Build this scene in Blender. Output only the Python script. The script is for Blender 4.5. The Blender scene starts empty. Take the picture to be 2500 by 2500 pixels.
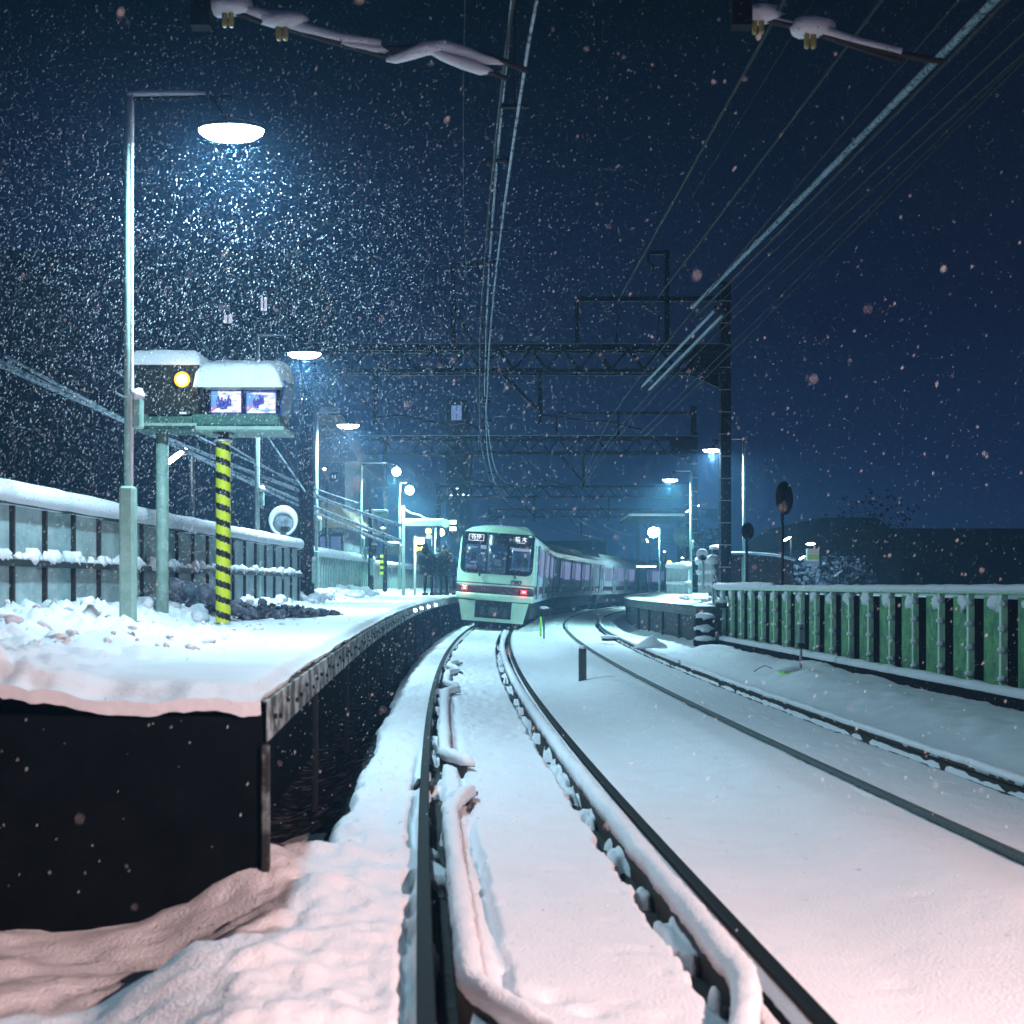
import bpy, math, random
import numpy as np
from mathutils import Vector, Matrix
R = math.radians
random.seed(7)
rng = np.random.default_rng(11)
SC = bpy.context.scene
COL = SC.collection

# ------------------------------------------------------------------ camera, world, exposure
cam_d = bpy.data.cameras.new('camera'); cam = bpy.data.objects.new('camera', cam_d); COL.objects.link(cam)
cam.location = (0, 0, 1.5); cam.rotation_euler = (R(90), 0, 0)
cam_d.sensor_width = 36; cam_d.sensor_fit = 'HORIZONTAL'; cam_d.lens = 43.2; cam_d.shift_y = 0.072
cam_d.clip_start = 0.1; cam_d.clip_end = 2000
cam_d.dof.use_dof = True; cam_d.dof.focus_distance = 36; cam_d.dof.aperture_fstop = 3.2
SC.camera = cam
W = bpy.data.worlds.new('World'); SC.world = W; W.use_nodes = True
nt = W.node_tree; nt.nodes.clear()
wo = nt.nodes.new('ShaderNodeOutputWorld'); bg = nt.nodes.new('ShaderNodeBackground')
tc = nt.nodes.new('ShaderNodeTexCoord'); sx = nt.nodes.new('ShaderNodeSeparateXYZ'); rp = nt.nodes.new('ShaderNodeValToRGB')
rp.color_ramp.elements[0].position = 0.0; rp.color_ramp.elements[0].color = (.018, .058, .170, 1)
rp.color_ramp.elements[1].position = .42; rp.color_ramp.elements[1].color = (.0008, .0036, .0055, 1)
e = rp.color_ramp.elements.new(.20); e.color = (.0050, .0105, .039, 1)
nt.links.new(tc.outputs['Generated'], sx.inputs[0]); nt.links.new(sx.outputs['Z'], rp.inputs[0])
nt.links.new(rp.outputs[0], bg.inputs['Color']); bg.inputs['Strength'].default_value = 1.0
nt.links.new(bg.outputs[0], wo.inputs['Surface'])
SC.view_settings.view_transform = 'Standard'; SC.view_settings.look = 'None'
SC.view_settings.exposure = -0.14; SC.view_settings.gamma = 1.0
cy = SC.cycles
cy.use_denoising = True; cy.denoising_input_passes = 'RGB_ALBEDO_NORMAL'
cy.max_bounces = 5; cy.diffuse_bounces = 2; cy.glossy_bounces = 2; cy.transmission_bounces = 3; cy.volume_bounces = 0
cy.transparent_max_bounces = 24; cy.sample_clamp_indirect = 4; cy.caustics_reflective = False; cy.caustics_refractive = False

# ------------------------------------------------------------------ measuring
F, EYE, HZ = 3000.0, 1.5, 1430.0
def at(x, y, Y): return Vector(((x - 1250) * Y / F, Y, EYE - (y - HZ) * Y / F))
def A(Y):
    Y = np.asarray(Y, float); d = np.maximum(Y - 42, 0); c = np.minimum(Y, 42)
    return .774 - .0892 * c + .00127 * c * c + .0175 * d + d * d / 400.0
def Af(Y): return float(A(Y))
BO = 3.3          # second track, offset from the first
GA = .715

# ------------------------------------------------------------------ noise
def vnoise(x, y, seed=0):
    x = np.asarray(x, float); y = np.asarray(y, float)
    xi = np.floor(x).astype(np.int64); yi = np.floor(y).astype(np.int64)
    fx = x - xi; fy = y - yi; fx = fx * fx * (3 - 2 * fx); fy = fy * fy * (3 - 2 * fy)
    def h(a, b):
        n = (a * 374761393 + b * 668265263 + seed * 1442695041) & 0xffffffff
        n = ((n ^ (n >> 13)) * 1274126177) & 0xffffffff
        n = n ^ (n >> 16)
        return (n & 0xffff) / 65535.0 * 2 - 1
    a = h(xi, yi); b = h(xi + 1, yi); c = h(xi, yi + 1); d = h(xi + 1, yi + 1)
    return (a * (1 - fx) + b * fx) * (1 - fy) + (c * (1 - fx) + d * fx) * fy
def fbm(x, y, o=4, seed=0):
    s = 0; a = 1; t = 0
    for i in range(o):
        s = s + a * vnoise(np.asarray(x) * 2 ** i + 17.3 * i, np.asarray(y) * 2 ** i - 9.1 * i, seed + i); t += a; a *= .5
    return s / t
def sst(e0, e1, x):
    t = np.clip((np.asarray(x, float) - e0) / (e1 - e0), 0, 1); return t * t * (3 - 2 * t)

# ------------------------------------------------------------------ materials
MATS = {}
def mat(name, col, rough=.6, metal=0, var=.0, scale=8, bump=0, bscale=40, col2=None, spec=.5, thr=None):
    m = bpy.data.materials.new(name); m.use_nodes = True
    t = m.node_tree; b = t.nodes['Principled BSDF']
    b.inputs['Base Color'].default_value = (*col, 1); b.inputs['Roughness'].default_value = rough
    b.inputs['Metallic'].default_value = metal; b.inputs['Specular IOR Level'].default_value = spec
    co = t.nodes.new('ShaderNodeTexCoord')
    if var or col2:
        n = t.nodes.new('ShaderNodeTexNoise'); n.inputs['Scale'].default_value = scale; n.inputs['Detail'].default_value = 6
        n.inputs['Roughness'].default_value = .65
        r = t.nodes.new('ShaderNodeValToRGB')
        c2 = col2 or tuple(max(0, c * (1 - var)) for c in col)
        lo, hi = thr or (.35, .65)
        r.color_ramp.elements[0].position = lo; r.color_ramp.elements[1].position = hi
        r.color_ramp.elements[0].color = (*c2, 1); r.color_ramp.elements[1].color = (*col, 1)
        t.links.new(co.outputs['Object'], n.inputs['Vector']); t.links.new(n.outputs['Fac'], r.inputs[0]); t.links.new(r.outputs[0], b.inputs['Base Color'])
    if bump:
        n = t.nodes.new('ShaderNodeTexNoise'); n.inputs['Scale'].default_value = bscale; n.inputs['Detail'].default_value = 5
        bp = t.nodes.new('ShaderNodeBump'); bp.inputs['Strength'].default_value = bump; bp.inputs['Distance'].default_value = .02
        t.links.new(co.outputs['Object'], n.inputs['Vector']); t.links.new(n.outputs['Fac'], bp.inputs['Height']); t.links.new(bp.outputs[0], b.inputs['Normal'])
    MATS[name] = m; return m
def emat(name, col, s, base=(.02, .02, .02)):
    m = bpy.data.materials.new(name); m.use_nodes = True
    b = m.node_tree.nodes['Principled BSDF']
    b.inputs['Base Color'].default_value = (*base, 1); b.inputs['Emission Color'].default_value = (*col, 1); b.inputs['Emission Strength'].default_value = s
    b.inputs['Roughness'].default_value = .3
    MATS[name] = m; return m
SNOW = mat('snow', (.84, .86, .90), .75, var=.05, scale=3, bump=.5, bscale=60, spec=.2)
_t = SNOW.node_tree; _b = _t.nodes['Principled BSDF']; _c = _t.nodes.new('ShaderNodeTexCoord'); _n = _t.nodes.new('ShaderNodeTexNoise'); _n.inputs['Scale'].default_value = 19; _n.inputs['Detail'].default_value = 3
_r = _t.nodes.new('ShaderNodeValToRGB'); _r.color_ramp.elements[0].position = .70; _r.color_ramp.elements[1].position = .76; _r.color_ramp.elements[0].color = (1, 1, 1, 1); _r.color_ramp.elements[1].color = (.45, .42, .40, 1)
_m = _t.nodes.new('ShaderNodeMixRGB'); _m.blend_type = 'MULTIPLY'; _m.inputs[0].default_value = 1; _src = _b.inputs['Base Color'].links[0].from_socket
_t.links.new(_c.outputs['Object'], _n.inputs['Vector']); _t.links.new(_n.outputs['Fac'], _r.inputs[0]); _t.links.new(_src, _m.inputs[1]); _t.links.new(_r.outputs[0], _m.inputs[2]); _t.links.new(_m.outputs[0], _b.inputs['Base Color'])
SNOWP = mat('packed_snow', (.80, .83, .87), .6, var=.08, scale=2.5, bump=.25, bscale=22, spec=.25)
DIRTY = mat('grey_slush', (.20, .24, .30), .8, col2=(.05, .065, .09), scale=9, bump=.6, bscale=25)
BALLAST = mat('ballast', (.012, .014, .015), .9, col2=(.03, .04, .04), scale=30, bump=.8, bscale=40)
FLAKE = mat('snowflake', (.9, .93, .97), .8)
_t = FLAKE.node_tree; _mx = _t.nodes.new('ShaderNodeMixShader'); _tr = _t.nodes.new('ShaderNodeBsdfTransparent'); _mx.inputs[0].default_value = .5
_t.links.new(_tr.outputs[0], _mx.inputs[1]); _t.links.new(_t.nodes['Principled BSDF'].outputs[0], _mx.inputs[2]); _t.links.new(_mx.outputs[0], _t.nodes['Material Output'].inputs['Surface'])
STEEL = mat('rail_steel', (.008, .012, .014), .65, .0, var=.5, scale=40, bump=.2, bscale=120, spec=.07)
RUST = mat('rusty_steel', (.02, .018, .016), .75, .2, col2=(.035, .028, .022), scale=20, bump=.3)
FROST = mat('frosted_rail', (.10, .16, .16), .7, col2=(.012, .018, .02), scale=90, bump=.5, bscale=200)
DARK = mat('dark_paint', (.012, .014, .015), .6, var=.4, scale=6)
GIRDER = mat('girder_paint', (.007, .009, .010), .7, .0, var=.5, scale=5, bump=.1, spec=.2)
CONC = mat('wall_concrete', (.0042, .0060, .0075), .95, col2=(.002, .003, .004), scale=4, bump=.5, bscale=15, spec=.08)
FASC = mat('stained_fascia', (.42, .50, .50), .75, col2=(.035, .042, .035), scale=5, bump=.3, thr=(.44, .60))
POLEG = mat('pale_green_paint', (.34, .50, .44), .5, col2=(.20, .34, .28), scale=7)
GALV = mat('galvanised', (.36, .42, .42), .5, .3, var=.3, scale=9)
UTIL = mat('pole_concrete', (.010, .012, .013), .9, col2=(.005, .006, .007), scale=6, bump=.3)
FENP = mat('fence_panel', (.34, .44, .43), .7, col2=(.18, .24, .25), scale=3, bump=.3)
GREENP = mat('green_panel', (.14, .40, .14), .7, col2=(.03, .14, .09), scale=5, bump=.4)
GREENF = mat('green_post', (.66, .88, .62), .6, col2=(.42, .70, .50), scale=8)
YEL = mat('hazard_yellow', (.62, .68, .02), .5, var=.1)
BLK = mat('hazard_black', (.006, .007, .007), .5)
BOXG = mat('box_green', (.05, .16, .12), .55, col2=(.025, .09, .07), scale=8)
WHITE = mat('white_enamel', (.75, .78, .78), .4)
TRAINF = mat('train_ivory_lamplit', (.52, .74, .57), .4, var=.12, scale=3, bump=.05)  # ivory body with the lamps' greenish light mixed into its colour
TRAINS = mat('train_steel', (.52, .54, .68), .45, .1, var=.15, scale=3)
TRAINR = mat('train_roof', (.25, .34, .32), .7, var=.3, scale=3)
MAROON = mat('maroon_band', (.10, .012, .035), .45, var=.25, scale=20)
NAVY = mat('navy_line', (.01, .012, .03), .4)
GLASSD = mat('black_glass', (.006, .009, .014), .12)
COAT = mat('dark_coat', (.005, .007, .007), .95, col2=(.010, .014, .012), scale=10, bump=.4)
TROUS = mat('dark_trousers', (.008, .011, .014), .9, var=.4)
JEANS = mat('blue_jeans', (.04, .07, .14), .9, var=.3)
SKIN = mat('skin', (.42, .28, .22), .5)
HAIR = mat('black_hair', (.006, .006, .007), .5)
BRICK = mat('building_wall', (.05, .06, .07), .9, var=.4, scale=.6)
HOUSEW = mat('house_wall', (.16, .17, .20), .9, var=.2, scale=1)
ROOFO = mat('tiled_roof', (.30, .20, .15), .8, var=.3, scale=2)
LIME = mat('lime_plate', (.25, .75, .05), .5)
YPOST = mat('yellow_post', (.55, .36, .03), .5)
INSUL = mat('yellow_insulator', (.42, .36, .10), .35, var=.25, scale=30)
MIRB = mat('mirror_back', (.04, .025, .02), .6, var=.4)
WIREM = mat('wire', (.008, .010, .011), .7, 0)
SNWIRE = mat('snowy_wire', (.45, .55, .60), .8, col2=(.04, .05, .06), scale=14, thr=(.38, .52))
LAMPC = emat('lamp_lens', (.80, .92, 1.0), 40)
LAMPH = emat('far_lamp_lens', (.62, 1.0, .92), 420)
AMBER = emat('amber_lamp', (1.0, .48, .02), 2.6)
AMBERC = emat('amber_core', (1.0, .82, .45), 7)
REDL = emat('tail_lamp', (1.0, .03, .06), 2.2)
REDC = emat('tail_lamp_core', (1.0, .55, .28), 4)
WINW = emat('lit_window', (.75, .80, 1.0), 1.1)
WINB = emat('blue_window', (.30, .50, 1.0), .9)
DISP = emat('destination_led', (.80, .86, 1.0), 1.9)
WARM = emat('warm_sign', (1.0, .80, .42), 16)

# ------------------------------------------------------------------ mesh builder
class MB:
    def __init__(s): s.v = []; s.f = []; s.mi = []; s.cur = 0
    def add(s, vs, fs):
        o = len(s.v); s.v += [tuple(v) for v in vs]; s.f += [tuple(i + o for i in f) for f in fs]; s.mi += [s.cur] * len(fs); return s
    def box(s, c, d, M=None, bev=0):
        x, y, z = d[0] / 2, d[1] / 2, d[2] / 2
        if bev:
            b = min(bev, x * .9, y * .9, z * .9)
            pts = []
            for sz in (-1, 1):
                for k in (0, 1):
                    zz = sz * (z if (k == 1) == (sz == 1) else z - b) if False else None
            rings = [(-z, b), (-z + b, 0), (z - b, 0), (z, b)]
            for zz, ins in rings:
                X, Yy = x - ins, y - ins
                pts += [(-X + (b if not ins else 0), -Yy, zz), (X - (b if not ins else 0), -Yy, zz), (X, -Yy + (b if not ins else 0), zz), (X, Yy - (b if not ins else 0), zz),
                        (X - (b if not ins else 0), Yy, zz), (-X + (b if not ins else 0), Yy, zz), (-X, Yy - (b if not ins else 0), zz), (-X, -Yy + (b if not ins else 0), zz)]
            fs = [(7, 6, 5, 4, 3, 2, 1, 0)]
            for r in range(3):
                for i in range(8): fs.append((r * 8 + i, r * 8 + (i + 1) % 8, r * 8 + 8 + (i + 1) % 8, r * 8 + 8 + i))
            fs.append(tuple(24 + i for i in range(8)))
        else:
            pts = [(-x, -y, -z), (x, -y, -z), (x, y, -z), (-x, y, -z), (-x, -y, z), (x, -y, z), (x, y, z), (-x, y, z)]
            fs = [(3, 2, 1, 0), (4, 5, 6, 7), (0, 1, 5, 4), (1, 2, 6, 5), (2, 3, 7, 6), (3, 0, 4, 7)]
        c = Vector(c)
        return s.add([(M @ Vector(p) if M else Vector(p)) + c for p in pts], fs)
    def bar(s, a, b, w, d=None, up=(0, 0, 1)):
        a = Vector(a); b = Vector(b); d = w if d is None else d
        t = (b - a); L = t.length; t.normalize(); u = Vector(up)
        if abs(t.dot(u)) > .98: u = Vector((0, 1, 0))
        x = t.cross(u).normalized(); z = x.cross(t)
        M = Matrix((x, t, z)).transposed()
        return s.box((a + b) / 2, (w, L, d), M)
    def tube(s, pts, r, n=8, cap=True, sq=None):
        pts = [Vector(p) for p in pts]; rs = r if isinstance(r, (list, tuple)) else [r] * len(pts)
        N = len(pts); vs = []; px = None
        for i, p in enumerate(pts):
            t = (pts[min(i + 1, N - 1)] - pts[max(i - 1, 0)]).normalized()
            if px is None:
                u = Vector((0, 0, 1)) if abs(t.z) < .95 else Vector((0, 1, 0))
                px = t.cross(u).normalized()
            else:
                px = (px - t * px.dot(t)).normalized()
            py = px.cross(t)
            for k in range(n):
                a = 2 * math.pi * k / n
                vs.append(p + (px * math.cos(a) + py * math.sin(a) * (sq or 1)) * rs[i])
        fs = []
        for i in range(N - 1):
            for k in range(n):
                fs.append((i * n + k, i * n + (k + 1) % n, (i + 1) * n + (k + 1) % n, (i + 1) * n + k))
        if cap: fs += [tuple(range(n))[::-1], tuple((N - 1) * n + k for k in range(n))]
        return s.add(vs, fs)
    def lathe(s, prof, n=20, c=(0, 0, 0), M=None, sx=1, sy=1):
        vs = []; c = Vector(c)
        for r, z in prof:
            for k in range(n):
                a = 2 * math.pi * k / n; p = Vector((r * math.cos(a) * sx, r * math.sin(a) * sy, z)); vs.append((M @ p if M else p) + c)
        fs = []
        for i in range(len(prof) - 1):
            for k in range(n): fs.append((i * n + k, i * n + (k + 1) % n, (i + 1) * n + (k + 1) % n, (i + 1) * n + k))
        fs += [tuple(range(n))[::-1], tuple((len(prof) - 1) * n + k for k in range(n))]
        return s.add(vs, fs)
    def prism(s, poly, y0, y1, M=None, c=(0, 0, 0)):
        # poly in x,z ; extruded along y
        c = Vector(c); n = len(poly)
        vs = [Vector((p[0], y0, p[1])) for p in poly] + [Vector((p[0], y1, p[1])) for p in poly]
        vs = [(M @ v if M else v) + c for v in vs]
        fs = [tuple(range(n)), tuple(range(2 * n - 1, n - 1, -1))] + [(i, i + n, (i + 1) % n + n, (i + 1) % n) for i in range(n)]
        return s.add(vs, fs)
    def grid(s, P):
        ny, nx = P.shape[:2]; vs = P.reshape(-1, 3).tolist()
        fs = [(j * nx + i, j * nx + i + 1, (j + 1) * nx + i + 1, (j + 1) * nx + i) for j in range(ny - 1) for i in range(nx - 1)]
        return s.add(vs, fs)
    def blob(s, c, r, seed=0, n=10, amp=.25, flat=.8):
        c = Vector(c); r = r if isinstance(r, tuple) else (r, r, r * flat)
        vs = []; m = max(5, n // 2 + 1)
        for i in range(m + 1):
            th = math.pi * i / m
            for k in range(n):
                ph = 2 * math.pi * k / n
                d = Vector((math.sin(th) * math.cos(ph), math.sin(th) * math.sin(ph), math.cos(th)))
                q = 1 + amp * float(vnoise(d.x * 1.7 + seed * 3.1, d.y * 1.7 + d.z * 2.3 + seed, seed))
                if i in (0, m): q = 1
                vs.append(c + Vector((d.x * r[0], d.y * r[1], d.z * r[2])) * q)
        fs = [(i * n + k, (i + 1) * n + k, (i + 1) * n + (k + 1) % n, i * n + (k + 1) % n) for i in range(m) for k in range(n)]
        return s.add(vs, fs)
    def build(s, name, m, parent=None, smooth=False):
        me = bpy.data.meshes.new(name); me.from_pydata(s.v, [], s.f); 
        ms = m if isinstance(m, (list, tuple)) else [m]
        for q in ms: me.materials.append(q)
        if len(ms) > 1: me.polygons.foreach_set('material_index', s.mi)
        if smooth: me.polygons.foreach_set('use_smooth', [True] * len(me.polygons))
        me.update(); me.validate()
        o = bpy.data.objects.new(name, me); COL.objects.link(o)
        if parent: 
            o.parent = parent
        return o
def tag(o, label, cat, group=None):
    o['label'] = label; o['category'] = cat
    if group: o['group'] = group
    return o
def thing(name, label, cat, loc=(0, 0, 0), rz=0, group=None):
    o = bpy.data.objects.new(name, None); COL.objects.link(o); o.location = loc; o.rotation_euler = (0, 0, rz); o.empty_display_size = .2
    return tag(o, label, cat, group)
def struct(o): o['kind'] = 'structure'; return o
def stuff(o): o['kind'] = 'stuff'; return o
def dup(root, loc, rz=0, label=None, group=None):
    r = root.copy(); COL.objects.link(r); r.location = loc; r.rotation_euler = (0, 0, rz)
    if label: r['label'] = label
    if group: r['group'] = group
    def rec(a, b):
        for ch in list(a.children):
            c = ch.copy(); COL.objects.link(c); c.parent = b; rec(ch, c)
    rec(root, r); return r
def area(name, loc, power, size, col, parent=None, rot=(0, 0, 0), shape='DISK'):
    l = bpy.data.lights.new(name, 'AREA'); l.shape = shape; l.size = size; l.energy = power; l.color = col
    o = bpy.data.objects.new(name, l); COL.objects.link(o); o.location = loc; o.rotation_euler = rot
    if parent: o.parent = parent
    return o
def point(name, loc, power, r, col, parent=None):
    l = bpy.data.lights.new(name, 'POINT'); l.shadow_soft_size = r; l.energy = power; l.color = col
    o = bpy.data.objects.new(name, l); COL.objects.link(o); o.location = loc
    if parent: o.parent = parent
    return o
def ysteps(y0, y1, k=.01, mn=.04):
    ys = [y0]
    while ys[-1] < y1: ys.append(ys[-1] + max(mn, abs(ys[-1]) * k))
    return np.array(ys)

# ------------------------------------------------------------------ ground
def plat_top(Y): return 1.02 + .12 * sst(8, 40, Y)
def cantz(u): return -.073 * np.clip(u, -2.2, 2.2)
def foot_edge(u, Y): return -1.22 - .06 * sst(9, 30, Y) + .10 * fbm(Y * .9, Y * 0 + 3.3, 3, 61) + .035 * fbm(Y * 4.5, u * 5, 3, 62)
def ground_z(u, Y):
    X = A(Y) + u
    v = u - BO
    z = np.full_like(u, -.06)
    za = cantz(u) - .045; zb = -.03 - .073 * np.clip(v, -1.2, 1.2) - .05
    t = sst(1.0, 2.2, u); z = za * (1 - t) + zb * t
    # falls to the left towards the platform foot, and the shoulder right of the second track
    z = z - .30 * sst(-.95, -1.9, u) * 1.0
    z = z + .20 * sst(1.2, 2.3, v)
    n1 = fbm(X * 1.3, Y * 1.3, 4, 3); n2 = fbm(X * 5, Y * 5, 4, 8); n3 = fbm(X * 16, Y * 16, 3, 21)
    mess = sst(-.75, -.95, u) * (1 - .55 * sst(14, 30, Y)) * (1 - .7 * sst(-1.12, -1.3, u) * sst(6.6, 7.6, Y))
    z = z + .010 * n1 + mess * (.05 * n1 + .035 * n2 + .018 * n3) + .003 * n2
    # trampled snow between the rails further up
    tr = sst(11.5, 13, Y) * (1 - sst(26, 34, Y)) * sst(-.5, -.35, u) * (1 - sst(.2, .4, u))
    z = z + tr * (.022 * n2 + .03 * n3)
    z = z + .0035 * fbm(X * 24, Y * 24, 2, 91) - .012 * sst(.42, .6, fbm(X * 7, Y * 7, 3, 92))
    # bank along the foot of the near platform
    z = z + .22 * np.exp(-((u + 1.55) / .42) ** 2) * sst(9.5, 5.6, Y) * (1 - .3 * sst(5, 3.5, Y)) * (1 + .5 * n1)
    z = z + .12 * sst(1.3, 2.4, v) * np.maximum(0, fbm(X * .7 + 4, Y * .45, 3, 5)) * 1.2 + sst(1.2, 2, v) * .03 * n2
    z = z - .13 * sst(.02, -.07, u - foot_edge(u, Y)) * sst(6.5, 7.4, Y)  # drops the snow under the sheet that carries the platform's painted shade
    # hollows beside the rails
    def chan(uu, c, w, dep, rag, sd):
        wig = c + rag * fbm(Y * 5.0, Y * 0 + sd, 3, sd)
        edge = rag * .8 * fbm(Y * 9, uu * 6 + sd, 3, sd + 3)
        return -dep * (1 - sst(w - .02, w + .015, np.abs(uu - wig) + edge))
    gapn = 1 - sst(.05, .35, fbm(Y * 2.6, u * 7 + 2, 3, 31)) * .9
    z = z + chan(u, -GA + .085, .055, .20, .018, 41) * gapn                          # left rail, inside
    z = z + chan(u, -GA - .07, .03, .10, .02, 42) * gapn * sst(12, 8, Y)
    z = z + chan(u, -GA + .30, .03, .12, .02, 47) * sst(-1, .5, fbm(Y * 1.5, u * 0 + 4, 2, 9))  * (Y < 16.5) * .6
    z = z + chan(u, GA - .085, .05, .20, .012, 43)                                   # right rail, inside
    z = z + chan(u, GA - .285, .065, .22, .03, 44) * (1 - .85 * sst(.0, .3, fbm(Y * 3.1, u * 9, 2, 33)))
    z = z + chan(v, -GA + .07, .02, .05, .01, 45)
    z = z + chan(v, GA - .11, .085, .19, .02, 46) * (1 - .5 * sst(.1, .5, fbm(Y * 2, u * 5, 2, 37)))
    # foot marks in the near left snow
    for fx, fy, fr in ((-.92, 5.4, .05), (-.62, 5.2, .04), (-.80, 5.75, .06), (-1.02, 5.9, .04), (.15, 4.6, .06), (.28, 4.45, .05), (-.55, 6.1, .05), (-.7, 6.5, .05)):
        z = z - .04 * np.exp(-(((X - fx) ** 2 + (Y - fy) ** 2) / fr ** 2))
    # wide land
    z = z + .8 * sst(9, 30, u) + .25 * sst(-9, -25, u) + 1.0 * sst(60, 200, Y) * sst(12, 30, np.abs(u))
    return z
us = np.concatenate([-np.geomspace(70, 3.2, 22), np.arange(-3.0, -1.5, .06), np.arange(-1.5, -.25, .018), np.arange(-.25, .28, .035), np.arange(.28, .78, .016),
                     np.arange(.8, 2.4, .06), np.arange(2.4, 4.2, .022), np.arange(4.25, 7, .07), np.geomspace(7.1, 90, 26)])
ys = ysteps(-6, 3.2, 0, .35); ys = np.concatenate([ys[:-1], ysteps(3.2, 230, .0075, .03)])
U, YY = np.meshgrid(us, ys); Z = ground_z(U, YY); P = np.stack([A(YY) + U, YY, Z], -1)
mb = MB(); mb.grid(P); struct(mb.build('ground', SNOW, smooth=True))
# dark track beds that show where the snow is hollow
def bed(name, c, hw, zoff):
    y = ysteps(-4, 160, .03, .3); uu = np.linspace(-hw, hw, 15); Ug, Yg = np.meshgrid(uu, y)
    Zg = -.073 * Ug + zoff + .02 * fbm(Ug * 9, Yg * 9, 2, 3); Pg = np.stack([A(Yg) + Ug + c, Yg, Zg], -1)
    b = MB(); b.grid(Pg); struct(b.build(name, BALLAST))
AB = mat('shaded_thin_snow_ballast', (.30, .29, .30), .9, col2=(.012, .012, .013), scale=9, bump=.6, bscale=24, thr=(.52, .72), spec=.1)  # thinly snowed ballast, darkened to paint in the platform's shade
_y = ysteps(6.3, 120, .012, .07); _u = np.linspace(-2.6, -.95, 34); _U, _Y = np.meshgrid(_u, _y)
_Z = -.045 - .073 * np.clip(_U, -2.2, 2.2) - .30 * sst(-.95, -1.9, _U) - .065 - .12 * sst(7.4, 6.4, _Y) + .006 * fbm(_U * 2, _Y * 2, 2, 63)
b = MB(); b.grid(np.stack([A(_Y) + _U, _Y, _Z], -1)); struct(b.build('shaded_ballast_shoulder', AB, smooth=True))
bed('track_bed', 0, .93, -.155); bed('track_bed', BO, .93, -.19)

# ------------------------------------------------------------------ rails
def sweep(b, prof, off, y0, y1, z0, tilt=-.073, k=.02, mn=.12):
    y = ysteps(y0, y1, k, mn); vs = []; n = len(prof)
    for q in y:
        for (pu, pz) in prof: vs.append((Af(q) + off + pu, q, z0 + pz))
    fs = [(i * n + j, i * n + (j + 1) % n, (i + 1) * n + (j + 1) % n, (i + 1) * n + j) for i in range(len(y) - 1) for j in range(n)]
    fs.append(tuple(range(n))[::-1]); fs.append(tuple((len(y) - 1) * n + j for j in range(n)))
    b.add(vs, fs)
RAILP = [(-.034, -.005), (-.028, 0), (.028, 0), (.034, -.005), (.034, -.032), (.010, -.045), (.010, -.12), (.065, -.14), (.065, -.155), (-.065, -.155), (-.065, -.14), (-.010, -.12), (-.010, -.045), (-.034, -.032)]
def snowcap(b, off, y0, y1, z0, w, h, seed, bend=None, step=.03):
    y = ysteps(y0, y1, .006, step); n = 9; vs = []
    for i, q in enumerate(y):
        ww = w * (1 + .20 * float(fbm(q * 3, seed, 3, seed))); hh = h * (1 + .28 * float(fbm(q * 2, seed + 5, 3, seed)))
        e0 = min(1, (q - y0) / .06 + .15, (y1 - q) / .06 + .15); ww *= .5 + .5 * e0; hh *= e0
        o = off + (bend(q) if bend else 0)
        for k in range(n):
            a = math.pi * k / (n - 1); c = math.cos(a); s_ = math.sin(a)
            vs.append((Af(q) + o - ww / 2 * math.copysign(abs(c) ** .7, c) + .009 * float(fbm(q * 16, k * 2.0 + seed, 3, seed)), q, z0 + hh * s_ ** .8 + .008 * float(fbm(q * 20, k * 1.7, 2, seed + 4)) - (.02 if k in (0, n - 1) else 0)))
    fs = [(i * n + j, i * n + j + 1, (i + 1) * n + j + 1, (i + 1) * n + j) for i in range(len(y) - 1) for j in range(n - 1)]
    fs += [((i + 1) * n, (i + 1) * n + n - 1, i * n + n - 1, i * n) for i in range(len(y) - 1)]
    fs += [tuple(range(n))[::-1], tuple((len(y) - 1) * n + j for j in range(n))]
    b.add(vs, fs)
ta = thing('railway_track', 'left railway track with bare dark rails curving to the train', 'railway track', (0, 0, 0))
for o, z in ((-GA, .05), (GA, -.05)):
    b = MB(); sweep(b, RAILP, o, -4, 150, z); b.build('rail', STEEL, ta)
tb = thing('railway_track', 'right railway track half buried in smooth snow beside the green fence', 'railway track', (0, 0, 0))
b = MB(); sweep(b, RAILP, BO - GA, -4, 150, .02); b.build('rail', FROST, tb)
b = MB(); sweep(b, RAILP, BO + GA, -4, 150, -.06); r_ = b.build('rail', RUST, tb)
b = MB(); snowcap(b, BO + GA + .02, 9, 24.4, -.06, .10, .055, 3); snowcap(b, BO + GA + .02, 24.8, 60, -.06, .09, .05, 4); b.build('snow_cap', SNOW, r_, True)
for q in (9.25,):
    for sgn in (-1, 1):
        b = MB(); b.box((Af(q) - GA + sgn * .055, q, -.01), (.035, .34, .07), bev=.01); b.build('fishplate', RUST, ta)
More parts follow.
